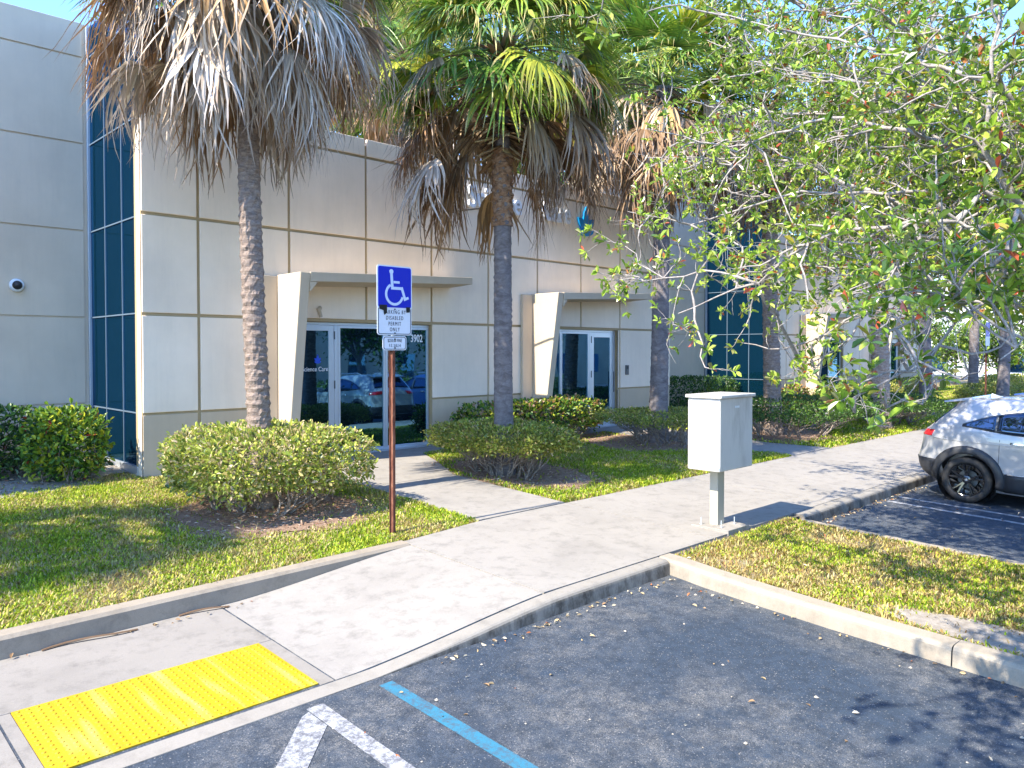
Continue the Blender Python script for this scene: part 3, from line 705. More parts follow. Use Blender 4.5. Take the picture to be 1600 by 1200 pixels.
def make_car(name,label,cat,paintm,group):
    t=thing(name,label,cat,(0,0,0),group)
    zs=sorted(set(list(np.linspace(.2,1.5,40))+CT['z'])); NP=120
    def build_body():
        mb=MB()
        for z in zs:
            for k in range(NP): mb.v.append(cpt(z,2*math.pi*(k+.5)/NP))
        for i in range(len(zs)-1):
            for k in range(NP): k2=(k+1)%NP; mb.f.append((i*NP+k,i*NP+k2,(i+1)*NP+k2,(i+1)*NP+k))
        mb.f.append(tuple(range(NP-1,-1,-1))); L=(len(zs)-1)*NP; mb.f.append(tuple(L+k for k in range(NP)))
        return mb
    body=build_body().build('body',paintm,t,smooth=True)
    cut=MB()
    for x in (.80,3.45):
        for sgn in (-1,1):
            Mx=Matrix.Translation((x,sgn*.80,.345))@Matrix.Rotation(R(90),4,'X'); cut.lathe([(0,-.22),(.405,-.22),(.405,.22),(0,.22)],40,Mx)
    co=cut.build('cutter_tmp',None,None)
    bm_=body.modifiers.new('b','BOOLEAN'); bm_.object=co; bm_.operation='DIFFERENCE'; bm_.solver='EXACT'
    bpy.context.view_layer.update(); dg=bpy.context.evaluated_depsgraph_get()
    me=bpy.data.meshes.new_from_object(body.evaluated_get(dg)); body.modifiers.clear(); old=body.data; body.data=me
    bpy.data.objects.remove(co)
    try: me.set_sharp_from_angle(angle=R(38))
    except Exception: pass
    def patch(name,bot,top,xs,m,par,off=.006,sides=(-1,1),nz=6,smooth=True):
        for sg in sides:
            mb=MB(); V=[]
            for x in xs:
                for k in range(nz+1):
                    z=bot(x)+(top(x)-bot(x))*k/nz; V.append((x,sg*surfy(x,z,off),z))
            F=[]
            for i in range(len(xs)-1):
                for k in range(nz):
                    f=(i*(nz+1)+k,(i+1)*(nz+1)+k,(i+1)*(nz+1)+k+1,i*(nz+1)+k+1); F.append(f if sg<0 else f[::-1])
            mb.add(V,F); o=mb.build(name,m,par,smooth=smooth)
            so_=o.modifiers.new('thick','SOLIDIFY'); so_.thickness=.012; so_.offset=-1
    def lin(p): xs=[a for a,_ in p]; ys=[b for _,b in p]; return lambda x:float(np.interp(x,xs,ys))
    wb=lin([(.72,1.165),(1.3,1.105),(3.1,1.045)]); wt=lin([(.72,1.17),(.80,1.215),(1.0,1.30),(1.3,1.385),(1.7,1.44),(2.25,1.445),(2.55,1.34),(2.85,1.19),(3.1,1.05)])
    patch('side_trim',lambda x:wb(x)-.016,lambda x:wt(x)+.018,np.linspace(.70,3.12,30),M['aludark'],t,.002)
    for a,b,nm in ((.73,1.14,'quarter_window'),(1.17,2.03,'side_window'),(2.10,3.06,'side_window')): patch(nm,wb,wt,np.linspace(a,b,14),M['carglass'],t,.007)
    # rear window
    def wrap(name,z0,z1,p0,p1,m,off=.006,nz=6,nph=24,par=t):
        mb=MB(); V=[cpt(z0+(z1-z0)*i/nz,R(p0+(p1-p0)*k/nph),off) for i in range(nz+1) for k in range(nph+1)]
        F=[(i*(nph+1)+k,i*(nph+1)+k+1,(i+1)*(nph+1)+k+1,(i+1)*(nph+1)+k) for i in range(nz) for k in range(nph)]
        o=mb.add(V,F).build(name,m,par,smooth=True); s_=o.modifiers.new('thick','SOLIDIFY'); s_.thickness=.012; s_.offset=-1; return o
    wrap('rear_window',1.15,1.45,153,207,M['carglass']); wrap('windshield',1.10,1.50,-27,27,M['carglass'])
    for p in (1,-1):
        wrap('tail_light',.955,1.05,180-p*6,180-p*44,M['lampred']); wrap('headlight',.78,.88,-p*8,-p*45,M['lampclear'])
    wrap('lower_bumper',.25,.60,120,240,M['cladding'],.012); wrap('front_bumper',.25,.42,-60,60,M['cladding'],.012)
    wrap('grille',.55,.74,-12,12,M['black'])
    wrap('number_plate',.70,.83,178.2,181.8,M['signwhite'],.012) if False else None
    # arch cladding
    for x in (.80,3.45):
        for sg in (-1,1):
            V=[];F=[];nn=26
            for k in range(nn+1):
                q=R(-12+204*k/nn)
                for r_ in (.398,.43,.47,.515):
                    px,pz=x+r_*math.cos(q),max(.22,.345+r_*math.sin(q)); px=max(.06,px); V.append((px,sg*surfy(px,pz,.022 if r_<.5 else .004),pz))
            for k in range(nn):
                for j in range(3):
                    f=(k*4+j,k*4+j+1,(k+1)*4+j+1,(k+1)*4+j); F.append(f if sg>0 else f[::-1])
            o=MB().add(V,F).build('arch_cladding',M['cladding'],t,smooth=True); s_=o.modifiers.new('t','SOLIDIFY'); s_.thickness=.02; s_.offset=0
    patch('sill_cladding',lambda x:.225,lambda x:.50,np.linspace(1.30,2.95,10),M['cladding'],t,.014)
    patch('sill_trim',lambda x:.500,lambda x:.515,np.linspace(1.30,2.95,10),M['lampclear'],t,.017)
    patch('door_seam',lambda x:.52,lambda x:1.09,[1.215,1.221],M['black'],t,.0008); patch('door_seam',lambda x:.52,lambda x:1.06,[2.065,2.071],M['black'],t,.0008)
    patch('door_seam',lambda x:.52,lambda x:1.03,[3.02,3.026],M['black'],t,.0008)
    patch('body_crease',lambda x:.925,lambda x:.935,np.linspace(.3,3.6,20),paintm,t,.010)
    for x in (1.36,2.22): patch('door_handle',lambda x:.955,lambda x:.985,np.linspace(x,x+.19,5),M['lampclear'],t,.035)
    # roof rails, spoiler, antenna, mirrors
    for sg in (-1,1):
        MB().tube([(1.0,sg*.60,1.565),(1.2,sg*.605,1.615),(2.1,sg*.60,1.62),(2.3,sg*.585,1.57)],.016,8).build('roof_rail',M['lampclear'],t,smooth=True)
        MB().hexa([(2.83,sg*.90,1.07),(2.93,sg*.90,1.07),(2.93,sg*1.06,1.09),(2.84,sg*1.06,1.09)],[(2.84,sg*.90,1.18),(2.91,sg*.90,1.18),(2.90,sg*1.06,1.19),(2.84,sg*1.06,1.19)]).build('side_mirror',paintm,t,bevel=.02)
    MB().hexa([(.36,-.60,1.475),(.75,-.62,1.54),(.75,.62,1.54),(.36,.60,1.475)],[(.34,-.58,1.50),(.75,-.60,1.588),(.75,.60,1.588),(.34,.58,1.50)]).build('spoiler',paintm,t,bevel=.01)
    MB().hexa([(.86,-.02,1.575),(1.02,-.025,1.59),(1.02,.025,1.59),(.86,.02,1.575)],[(.86,-.004,1.635),(.98,-.006,1.60),(.98,.006,1.60),(.86,.004,1.635)]).build('antenna',paintm,t,bevel=.004)
    # wheels
    for x in (.80,3.45):
        for sg in (-1,1):
            Mx=Matrix.Translation((x,sg*.795,.345))@Matrix.Rotation(R(90)*sg*-1,4,'X')  # local z -> outward
            ty=MB().lathe([(.235,-.11),(.30,-.115),(.335,-.10),(.346,-.07),(.347,0),(.346,.07),(.336,.10),(.30,.118),(.262,.120),(.250,.105),(.242,.09),(.235,.0),(.235,-.11)],56,Mx)
            tyre=ty.build('wheel',M['tyre'],t,smooth=True)
            rm=MB().lathe([(.246,.100),(.243,.106),(.232,.100),(.225,.04),(.222,-.08),(0,-.08)],48,Mx)
            rm.lathe([(.0,.085),(.035,.085),(.062,.078),(.066,.03),(0,.03)],24,Mx)
            for k in range(5):
                for d in (-.155,.155):
                    a=2*math.pi*k/5+.3; ca,sa=math.cos(a+d*.25),math.sin(a+d*.25); cb,sb=math.cos(a+d*1.25),math.sin(a+d*1.25)
                    def pt(r_,c_,s_,off,z): return Mx@Vector((r_*c_-off*s_,r_*s_+off*c_,z))
                    rm.hexa([pt(.05,ca,sa,-.018,.05),pt(.236,cb,sb,-.013,.06),pt(.236,cb,sb,.013,.06),pt(.05,ca,sa,.018,.05)],[pt(.05,ca,sa,-.014,.078),pt(.236,cb,sb,-.009,.098),pt(.236,cb,sb,.009,.098),pt(.05,ca,sa,.014,.078)])
            rm.build('rim',M['rimblack'],tyre)
            MB().lathe([(0,-.03),(.14,-.03),(.14,-.012),(0,-.012)],32,Mx).build('brake_disc',M['aludark'],tyre)
            MB().lathe([(0,.086),(.022,.086),(.02,.090),(0,.091)],20,Mx).build('hub_cap',M['lampclear'],tyre)
        MB().tube([(x,-.7,.33),(x,.7,.33)],.05).build('axle',M['black'],t)
    MB().box(.5,3.9,-.6,.6,.205,.24).build('underbody',M['black'],t)
    for sg in (-1,1):
        for x in (.80,3.45):
            MB().lathe([(.402,-.22),(.402,.10)],40,Matrix.Translation((x,sg*.80,.345))@Matrix.Rotation(R(90)*sg*-1,4,'X')).build('wheel_well',M['black'],t)
    return t
def carpaint(name,c):
    m=mat(name,c,.28,.15,.6,coat=1.0); m.node_tree.nodes['Principled BSDF'].inputs['Coat Roughness'].default_value=.04; return m
M['cladding']=mat('black_plastic_cladding',(.035,.037,.042),.45)
M['tyre']=mat('tyre_rubber',(.022,.022,.023),.75); M['rimblack']=mat('gloss_black_rim',(.015,.015,.017),.18,.3,.6,1)
M['lampred']=mat('red_tail_lamp',(.55,.01,.012),.15,0,.6,1); M['lampclear']=mat('bright_trim',(.6,.62,.65),.15,.8)
PITCH=math.atan(SL)
car=make_car('parked_car','silver white compact SUV with black arch cladding and black wheels backed up to the kerb','car',carpaint('white_car_paint',(.42,.42,.43)),'cars in the parking bays')
def place_car(c,u,vr,label=None):
    c.rotation_mode='QUATERNION'
    c.rotation_quaternion=(Matrix.Rotation(R(-90),3,'Z')@Matrix.Rotation(PITCH,3,'Y')).to_quaternion(); c.location=(u,vr,gz(vr,.004))
    if label: c['label']=label
place_car(car,13.98,4.33)
def recolor(o,m):
    for ch in [o]+list(o.children_recursive):
        if ch.type=='MESH' and ch.data.materials and ch.data.materials[0] and ch.data.materials[0].name=='white_car_paint':
            ch.material_slots[0].link='OBJECT'; ch.material_slots[0].material=m
c2=copy_tree(car); place_car(c2,17.2,4.1,'dark blue SUV parked in the bay beyond the white car'); recolor(c2,carpaint('blue_car_paint',(.02,.06,.20)))
c3=copy_tree(car); place_car(c3,20.6,3.9,'silver SUV in the far bay, its roof just showing beyond the dark blue car')
# ------------------------------------------------------------------ foliage helpers
def nrm(a): return a/np.maximum(1e-9,np.linalg.norm(a,axis=-1,keepdims=True))
def leaf_polys(rng,P,D,L,W,fold=.25,two=True):
    """P base (N,3), D dir, L length (N,), W width ratio -> V (N*2,4,3) or (N,4,3)"""
    N=len(P); D=nrm(D); up=nrm(rng.normal(size=(N,3))*.6+np.array([0,0,1.0])); S=nrm(np.cross(D,up)); Nn=np.cross(S,D)
    L=L[:,None]; w_=L*W
    if two:
        base=P; tip=P+D*L-Nn*L*.10
        l1=P+D*L*.38+S*w_*.42+Nn*w_*fold; l2=P+D*L*.74+S*w_*.46+Nn*w_*fold*.8
        r1=P+D*L*.38-S*w_*.42+Nn*w_*fold; r2=P+D*L*.74-S*w_*.46+Nn*w_*fold*.8
        A=np.stack([base,l1,l2,tip],1); B=np.stack([base,tip,r2,r1],1)
        return np.stack([A,B],1).reshape(-1,4,3)
    return np.stack([P,P+D*L*.5+S*w_*.5,P+D*L,P+D*L*.5-S*w_*.5],1)
def pick(rng,N,pal,wt,var=.18):
    pal=np.array(pal); i=rng.choice(len(pal),N,p=np.array(wt)/sum(wt)); c=pal[i]*(1+rng.uniform(-var,var,(N,1)))
    return np.clip(c,0.003,.9)
# ------------------------------------------------------------------ palms
def frond(rng,o,az,el,pet,pdroop,seglen,nseg,spread,g0,g1,wid,K=7,curl=.10,fold=.12,wpro=(.45,1,.8,.45,.05)):
    d=np.array([math.cos(az)*math.cos(el),math.sin(az)*math.cos(el),math.sin(el)]); down=np.array([0,0,-1.0])
    ts=np.linspace(0,1,6); P=o+d*pet*ts[:,None]+down*(pdroop*pet*ts**2)[:,None]
    dd=nrm(P[-1]-P[-2]); s=nrm(np.cross(dd,[0,0,1.0])+rng.normal(size=3)*.15); n_=np.cross(s,dd)
    al=np.linspace(-spread,spread,nseg)+rng.normal(size=nseg)*.02
    dr=nrm(dd*np.cos(al)[:,None]+s*np.sin(al)[:,None]+n_*fold*np.abs(np.sin(al))[:,None])
    ln=seglen*(.62+.38*np.cos(al*.75))*rng.uniform(.85,1.1,nseg)
    pos=np.repeat(P[-1][None],nseg,0); Ls=[];Rs=[]
    cur=rng.normal(size=(nseg,3))*curl
    for k in range(K):
        t=k/(K-1); wv=nrm(np.cross(dr,n_+.001)); w_=wid*np.interp(t,[0,.3,.6,.85,1],wpro)*(1+.25*rng.normal(size=(nseg,1)))
        Ls.append(pos+wv*w_/2); Rs.append(pos-wv*w_/2)
        pos=pos+dr*(ln/(K-1))[:,None]; cur=cur*.75+rng.normal(size=(nseg,3))*curl*.6; dr=nrm(dr+down*(g0+(g1-g0)*t)+cur*(0.3+t))
    return P,np.stack(Ls,1),np.stack(Rs,1)
GREEN=[(.07,.16,.02),(.13,.26,.03),(.28,.38,.04),(.50,.48,.05),(.035,.09,.02)]
DEAD=[(.58,.50,.41),(.52,.38,.24),(.38,.22,.11),(.19,.11,.055),(.72,.64,.56),(.48,.27,.10)]
def make_palm(name,label,base,lean,zc,r0,seed,ndead=58,ngreen=26,rad=1.0,barkm='bark_brown',boots=False,spec=None,extra=None,gap=None,ell=-15,sleeve=0,gd=(.02,.34),group='palm trees',green_wt=(3,4,3,1,2),dead_wt=(4,4,3,2,2,1)):
    rng=np.random.default_rng(seed); bx,by=base; zg=gz(by,.14)
    t=thing(name,label,'palm tree',(bx,by,zg),group)
    top=np.array([bx+lean[0],by+lean[1],zc]); b=np.array([bx,by,zg-.1])
    # trunk
    seg=28; nr=150; mb=MB(); V=[];F=[]
    ph=rng.uniform(0,6.28,8)
    for i in range(nr):
        q=i/(nr-1); c=b+(top-b)*q+np.array([lean[0]*.25*math.sin(q*3.1),lean[1]*.2*math.sin(q*3.1),0]); z=c[2]
        r=r0*(1.0+.28*math.exp(-q*14)-.16*q)
        ringn=.018*(i%2)*(1 if barkm!='bark_gray' else .35)
        for k in range(seg):
            a=2*math.pi*k/seg; rr=r*(1+.03*math.sin(3*a+ph[0]+q*5)+.02*math.sin(5*a+ph[1]-q*9))+ringn*(.5+.5*math.sin(a*4+ph[2]+i*1.3))+(rng.normal()*.004)
            V.append((c[0]+rr*math.cos(a),c[1]+rr*math.sin(a),z))
    for i in range(nr-1):
        for k in range(seg): k2=(k+1)%seg; F.append((i*seg+k,i*seg+k2,(i+1)*seg+k2,(i+1)*seg+k))
    mb.add(V,F).build('trunk',M[barkm],t,smooth=barkm=='bark_gray')
    # leaf boots / petiole stubs
    if boots:
        V=[];cols=[]
        LB=[];RB=[]
        for k in range(230):
            a=rng.uniform(0,6.28); z=top[2]-rng.uniform(-.15,1.0)*boots; hh=(z-(top[2]-boots))/boots
            d=np.array([math.cos(a),math.sin(a),rng.uniform(.25,1.1)*(1 if hh>.4 else -.9)]); d=nrm(d); ln=rng.uniform(.18,.40); s=np.array([-math.sin(a),math.cos(a),0])
            o=np.array([top[0],top[1],z])+np.array([math.cos(a),math.sin(a),0])*r0*.75
            pl=[];pr=[]
            for q,wd in ((0,.065),(.5,.055),(1,.022)):
                p=o+d*ln*q+np.array([math.cos(a),math.sin(a),-.5])*.05*q*q; pl.append(p+s*wd); pr.append(p-s*wd)
            LB.append(pl);RB.append(pr)
        cols=pick(rng,230,[(.45,.32,.16),(.30,.18,.09),(.55,.44,.27),(.18,.11,.06)],(3,3,2,2))
        o=strip_mesh('leaf_boots',np.array(LB,np.float32),np.array(RB,np.float32),cols,M['dry'],t); m_=o.modifiers.new('t','SOLIDIFY'); m_.thickness=.02
    if sleeve:
        V=[];F=[];nr2=60
        for i in range(nr2):
            z=top[2]-boots-sleeve+i/(nr2-1)*(sleeve+.1); q=(z-b[2])/(top[2]-b[2]); c=b+(top-b)*q+np.array([lean[0]*.25*math.sin(q*3.1),lean[1]*.2*math.sin(q*3.1),0])
            for k in range(seg):
                a=2*math.pi*k/seg; rr=r0*.88+.022+.014*math.sin(a*5+i*.5)+.012*math.sin(a*3-i*.9)+rng.normal()*.006
                V.append((c[0]+rr*math.cos(a),c[1]+rr*math.sin(a),z))
        for i in range(nr2-1):
            for k in range(seg): k2=(k+1)%seg; F.append((i*seg+k,i*seg+k2,(i+1)*seg+k2,(i+1)*seg+k))
        MB().add(V,F).build('bark_sleeve',M['bark_orange'],t)
    # dead skirt
    def build_set(nm,lst,matl,pal,wt,petc):
        Ls=[];Rs=[];cs=[];pb=MB()
        for (az,el,z,pet,pd,sl_,ns,sp,g0,g1,wd,cw) in lst:
            o=np.array([top[0]+math.cos(az)*r0*.6,top[1]+math.sin(az)*r0*.6,z])
            P,l,r=frond(rng,o,az,el,pet,pd,sl_,ns,sp,g0,g1,wd,K=9 if nm=='dead_fronds' else 8,curl=.24 if nm=='dead_fronds' else .09,wpro=(.9,1.7,.9,.5,.1) if nm=='dead_fronds' else (.6,1.3,.8,.45,.05))
            Ls.append(l);Rs.append(r); pb.tube(P,[.022,.018,.015,.012,.010,.008],5,False)
            base_c=np.array(pal)[rng.choice(len(pal),p=np.array(cw)/sum(cw))]; c=base_c*(1+rng.uniform(-.5,.4,(ns,1))); mixc=pick(rng,ns,pal,wt,.2); m_=rng.uniform(0,.55,(ns,1)); c=c*(1-m_)+mixc*m_
            K=l.shape[1]; ck=np.repeat(c[:,None],K,1)*np.linspace(1.0,1.0,K)[None,:,None]
            if nm=='green_fronds':
                tip=rng.uniform(0,1,(ns,1))>.45
                for kk in (K-2,K-1): ck[:,kk]=np.where(tip,np.array([[.45,.36,.12]]),ck[:,kk])
            else:
                for kk in range(K): ck[:,kk]=ck[:,kk]*(1-.0*kk)+0
                br=np.array([[.26,.14,.07]]); 
                for kk,f in ((K-1,.45),(K-2,.3),(K-3,.15)): ck[:,kk]=ck[:,kk]*(1-f)+br*f
            cs.append(np.clip(ck,.005,.9))
        K=Ls[0].shape[1]
        o=strip_mesh(nm,np.concatenate(Ls).astype(np.float32),np.concatenate(Rs).astype(np.float32),np.concatenate(cs),matl,t)
        pb.build('leaf_stalks' if nm=='green_fronds' else 'dead_leaf_stalks',petc,t)
        return o
    lst=[]
    for k in range(ndead):
        q=k/ndead; az=k*2.39996+rng.uniform(-.25,.25)
        if gap and abs((az-gap[0]+math.pi)%(2*math.pi)-math.pi)<gap[1]: continue
        if gap and abs((az-gap[0])%(2*math.pi)-math.pi)<.6 and k%4: continue
        lo=q<.35
        z=top[2]-rng.uniform(.0,.85)*(1.0 if not lo else 1.4)
        el=R(rng.uniform(-55,-20) if lo else rng.uniform(-25,22))
        pet=rad*(rng.uniform(.55,.85) if lo else rng.uniform(.85,1.25)); 
        lst.append((az,el,z,pet,.35 if lo else .45,rng.uniform(.95,1.35)*rad**.5,int(rng.integers(24,36)),R(rng.uniform(45,100)),rng.uniform(.2,.5)+(.35 if lo else 0),rng.uniform(.35,.6)+(.3 if lo else 0),rng.uniform(.018,.034),dead_wt))
    if extra: lst+=extra(rng,top)
    build_set('dead_fronds',lst,M['dry'],DEAD,dead_wt,M['stalk_dead'])
    lst=[]
    for k in range(ngreen):
        az=k*2.39996+1+rng.uniform(-.25,.25); el=R(rng.uniform(ell,75)*(1 if spec is None else spec))
        lst.append((az,el,top[2]+rng.uniform(-.1,.35),rad*rng.uniform(.95,1.35),.30,rng.uniform(.85,1.15)*rad**.5,38,R(rng.uniform(80,112)),gd[0],gd[1]*rng.uniform(.7,1.3),rng.uniform(.030,.040),green_wt))
    build_set('green_fronds',lst,M['frond'],GREEN,green_wt,M['stalk_green'])
    return t
M['stalk_dead']=mat('dead_stalk',(.17,.10,.05),.6); M['stalk_green']=mat('green_stalk',(.16,.24,.04),.45)
PG='palm trees in front of the building'
p1=make_palm('palm_tree','nearest palm with ringed brown trunk and grey dead skirt, rising from the large round shrub',(4.50,9.02),(-.16,.10),7.55,.137,11,ndead=90,ngreen=40,rad=1.05,group=PG,dead_wt=(5,4,3,1,3,2))
p2=make_palm('palm_tree','smooth grey palm with pale leaf bases and yellow green fronds in the open bottomed shrub',(8.44,8.80),(-.03,.0),6.95,.148,23,ndead=84,ngreen=74,rad=1.06,gap=(R(-134),.75),ell=-25,barkm='bark_gray',boots=1.45,sleeve=1.1,spec=.9,gd=(.10,.55),group=PG,green_wt=(3,4,4,3,1),dead_wt=(2,4,4,3,1,2))
p3=make_palm('palm_tree','brown trunked palm by the second glass door, its trunk just left of the white cabinet',(13.55,9.45),(.15,.0),8.0,.185,37,ndead=80,ngreen=56,rad=1.2,barkm='bark_gray',group=PG,dead_wt=(3,4,3,3,1,1))
p4=make_palm('palm_tree','shaggy trunked palm before the dark blue corner glass of the second block',(17.0,8.6),(.1,.2),8.0,.19,41,ndead=26,ngreen=56,rad=1.3,boots=2.6,group=PG,green_wt=(3,4,4,2,1))
p5=make_palm('palm_tree','pale sunlit palm trunk between the two far slanted canopies',(20.9,7.6),(.0,.1),8.2,.215,53,ndead=36,ngreen=50,rad=1.3,barkm='bark_pale',group=PG)
for src,(x,y),s,rz,lb in ((p3,(26.0,8.1),1.0,2.1,'dark trunked palm just beyond the farthest slanted canopy'),(p3,(33.8,8.9),.95,4.0,'grey palm trunk left of the distant blue wheelchair sign'),(p3,(33.0,7.7),1.05,5.2,'dark palm trunk right of the distant blue wheelchair sign')):
    c=copy_tree(src); place(c,(x,y,gz(y,.14)),rz,s,lb,PG)
c=copy_tree(p4); place(c,(11.9,15.6,1.0),2.4,1.12,'tall green palm crown showing behind the roof between the first two palms',PG)
c=copy_tree(p4); place(c,(20.5,17.0,1.0),.4,1.5,'tall green palm crown behind the roof right of the yellow green palm',PG)
c=copy_tree(p1); place(c,(-3.8,9.25,gz(9.25,.14)),2.0,.88,'palm left of the picture that shades the near lawn',PG)
# ------------------------------------------------------------------ shrubs and hedges
def woody(rng,mb,p0,p1,r,k=4,j=.05):
    p0=np.array(p0,float);p1=np.array(p1,float); pts=[p0+(p1-p0)*t+(rng.normal(size=3)*j if 0<t<1 else 0) for t in np.linspace(0,1,k)]
    mb.tube(pts,[r*(1-.55*t) for t in np.linspace(0,1,k)],6,False); return pts
def shrub(name,label,cx,cy,rx,ry,zt,zb,n,L,pal,wt,group,seed,power=3.2,nst=9,hole=0,inner=.35,var=.22,rag=.03,spl=.25):
    rng=np.random.default_rng(seed); zg=gz(cy,.14)
    t=thing(name,label,'hedge' if 'hedge' in name else 'shrub',(cx,cy,zg),group)
    zm=(zt+zb)/2; hz=(zt-zb)/2
    D=nrm(rng.normal(size=(n,3))*np.array([1,1,1.0])); 
    # superellipsoid radius along D
    ph=rng.uniform(0,6.28,6)
    Dn=D.copy(); q=(np.abs(Dn[:,0])**power+np.abs(Dn[:,1])**power+np.abs(Dn[:,2])**power)**(-1/power)
    az=np.arctan2(D[:,1],D[:,0]); wob=1+.05*np.sin(3*az+ph[0])+.035*np.sin(7*az+ph[1])+.03*np.sin(5*D[:,2]*3+ph[2]+az*2)
    inn=np.where(rng.uniform(size=n)<inner,rng.uniform(.55,.97,n),rng.uniform(.95,1.02,n))
    ss=rng.normal(size=n)*rag+1
    P=Dn*q[:,None]*np.array([rx,ry,hz])*(wob*inn*ss)[:,None]
    P[:,2]*=1-.12*(P[:,2]<0)*np.sin(az*4+ph[3]); P+=np.array([cx,cy,zm]); P[:,2]+=SL*(P[:,1]-cy)
    # ragged underside: lift a share of bottom leaves
    m=P[:,2]<zb+.12; P[m,2]+=rng.uniform(0,.2,m.sum())
    dirs=nrm(Dn*.8+rng.normal(size=(n,3))*.8+np.array([0,0,.3]))
    V=leaf_polys(rng,P,dirs,L*rng.uniform(.6,1.25,n),.52,.2,True)
    c=pick(rng,n,pal,wt,var)
    # colour clumps
    cl=.5+.5*np.sin(P[:,0]*9+ph[4])*np.sin(P[:,1]*8+ph[5]+P[:,2]*7); c*= (.82+.36*cl)[:,None]
    poly_mesh('leaves',V.astype(np.float32),4,np.repeat(np.clip(c,.004,.8),2,0),M['leaf'],t)
    mb=MB()
    for k in range(nst):
        a=2*math.pi*k/nst+rng.uniform(-.3,.3); r=rng.uniform(.25,.62); b=(cx+rx*r*math.cos(a),cy+ry*r*math.sin(a),gz(cy+ry*r*math.sin(a),.12))
        for j in range(4):
            a2=a+rng.uniform(-.7,.7); r2=min(.93,r+rng.uniform(.0,.45)); mid=(cx+rx*(r+r2)/2*math.cos((a+a2)/2),cy+ry*(r+r2)/2*math.sin((a+a2)/2),b[2]+(zb-b[2])*rng.uniform(.35,.8)+.03)
            e=(cx+rx*r2*math.cos(a2),cy+ry*r2*math.sin(a2),zm+rng.uniform(-.1,.15))
            p=woody(rng,mb,b,mid,.020*rng.uniform(.6,1.3),4,.02); woody(rng,mb,mid,e,.012,4,.03)
            for _ in range(2):
                a3=a2+rng.uniform(-.5,.5); e2=(cx+rx*.9*math.cos(a3),cy+ry*.9*math.sin(a3),zb+rng.uniform(.0,.25)); woody(rng,mb,mid,e2,.008,4,.03)
    mb.build('stems',M['wood'],t,smooth=True)
    return t
PINKY=[(.24,.30,.05),(.40,.44,.07),(.56,.46,.18),(.11,.17,.03),(.64,.50,.30),(.50,.55,.09)]
s1=shrub('clipped_shrub','large round flat topped shrub with pinkish green leaves around the nearest palm trunk',4.50,9.0,1.04,1.0,1.47,.74,15000,.062,PINKY,(4,4,3,2,2,3),'clipped shrubs round the palms',3,nst=10,power=4.5)
OL=[(.24,.29,.045),(.38,.40,.06),(.50,.43,.10),(.54,.40,.17),(.13,.18,.03)]
s2=shrub('clipped_shrub','open bottomed flat shrub with bare twisting stems around the smooth grey palm',8.46,8.80,.90,.98,1.27,.86,12000,.055,OL,(4,4,2,1,2),'clipped shrubs round the palms',5,nst=13,inner=.25,power=4.5)
s3=shrub('clipped_shrub','thin leggy shrub around the brown palm left of the white cabinet',13.55,9.35,1.45,1.0,1.18,.92,7000,.055,OL,(4,4,1,1,3),'clipped shrubs round the palms',8,nst=12,inner=.2)
DG=[(.05,.11,.02),(.09,.18,.025),(.16,.28,.035),(.03,.06,.018)]
s4=shrub('clipped_shrub','dark green leggy shrub right of the white cabinet under the shaggy palm',17.6,8.3,2.4,1.3,1.30,.85,11000,.06,DG,(4,4,1,3),'clipped shrubs round the palms',9,nst=14,inner=.25)
c=copy_tree(s4); place(c,(22.6,8.0,gz(8.0,.14)),.5,.95,'dark low shrub under the pale sunlit palm trunk')
BIG=[(.045,.11,.02),(.09,.19,.025),(.18,.30,.03),(.42,.44,.03),(.02,.05,.015),(.32,.05,.03)]
shrub('hedge','dark green broad leaved hedge along the grey recessed wall at the left edge',1.2,12.95,2.0,.62,1.60,.70,9000,.085,BIG,(4,4,2,.4,3,.03),'hedges',12,nst=10,power=5)
shrub('shrub','yellow green broad leaved shrub standing before the blue glass corner',3.10,12.05,.46,.42,1.60,.66,2600,.09,BIG,(2,4,5,3.2,1,.15),None,13,nst=4,power=3,inner=.5,rag=.07)
CRO=[(.08,.18,.025),(.19,.32,.035),(.40,.42,.04),(.40,.20,.08),(.03,.06,.015),(.50,.34,.22)]
shrub('hedge','mottled yellow green and bronze hedge at the foot of the second slanted canopy',11.6,11.05,1.95,.34,1.40,.70,6500,.085,CRO,(4,4,3,1.2,2,1),'hedges',14,nst=8,power=5)
shrub('hedge','dark boxy hedge under the blue glass corner behind the white cabinet',20.3,13.3,2.7,.55,1.60,.7,7000,.08,BIG,(4,4,1,.1,3,0),'hedges',15,nst=6,power=6)
shrub('shrub','small bronze croton beside the shaggy palm trunk at the far facade corner',23.6,11.2,.40,.35,1.35,.75,700,.11,CRO,(2,2,2,4,2,2),None,16,nst=3,power=2.5)
h=shrub('hedge','olive green mown hedge below the first far canopy',27.0,10.6,3.0,.5,1.25,.6,6000,.08,OL,(3,3,2,1,3),'hedges',17,nst=6,power=6)
for (x,y,s,lb) in ((34.5,8.6,1.0,'far olive hedge left of the distant sign'),(41,9.5,1.15,'far olive hedge right of the distant sign'),(33.5,11.6,1.0,'farthest olive hedge along the building end')):
    c=copy_tree(h); place(c,(x,y,gz(y,.14)),.05,s,lb)
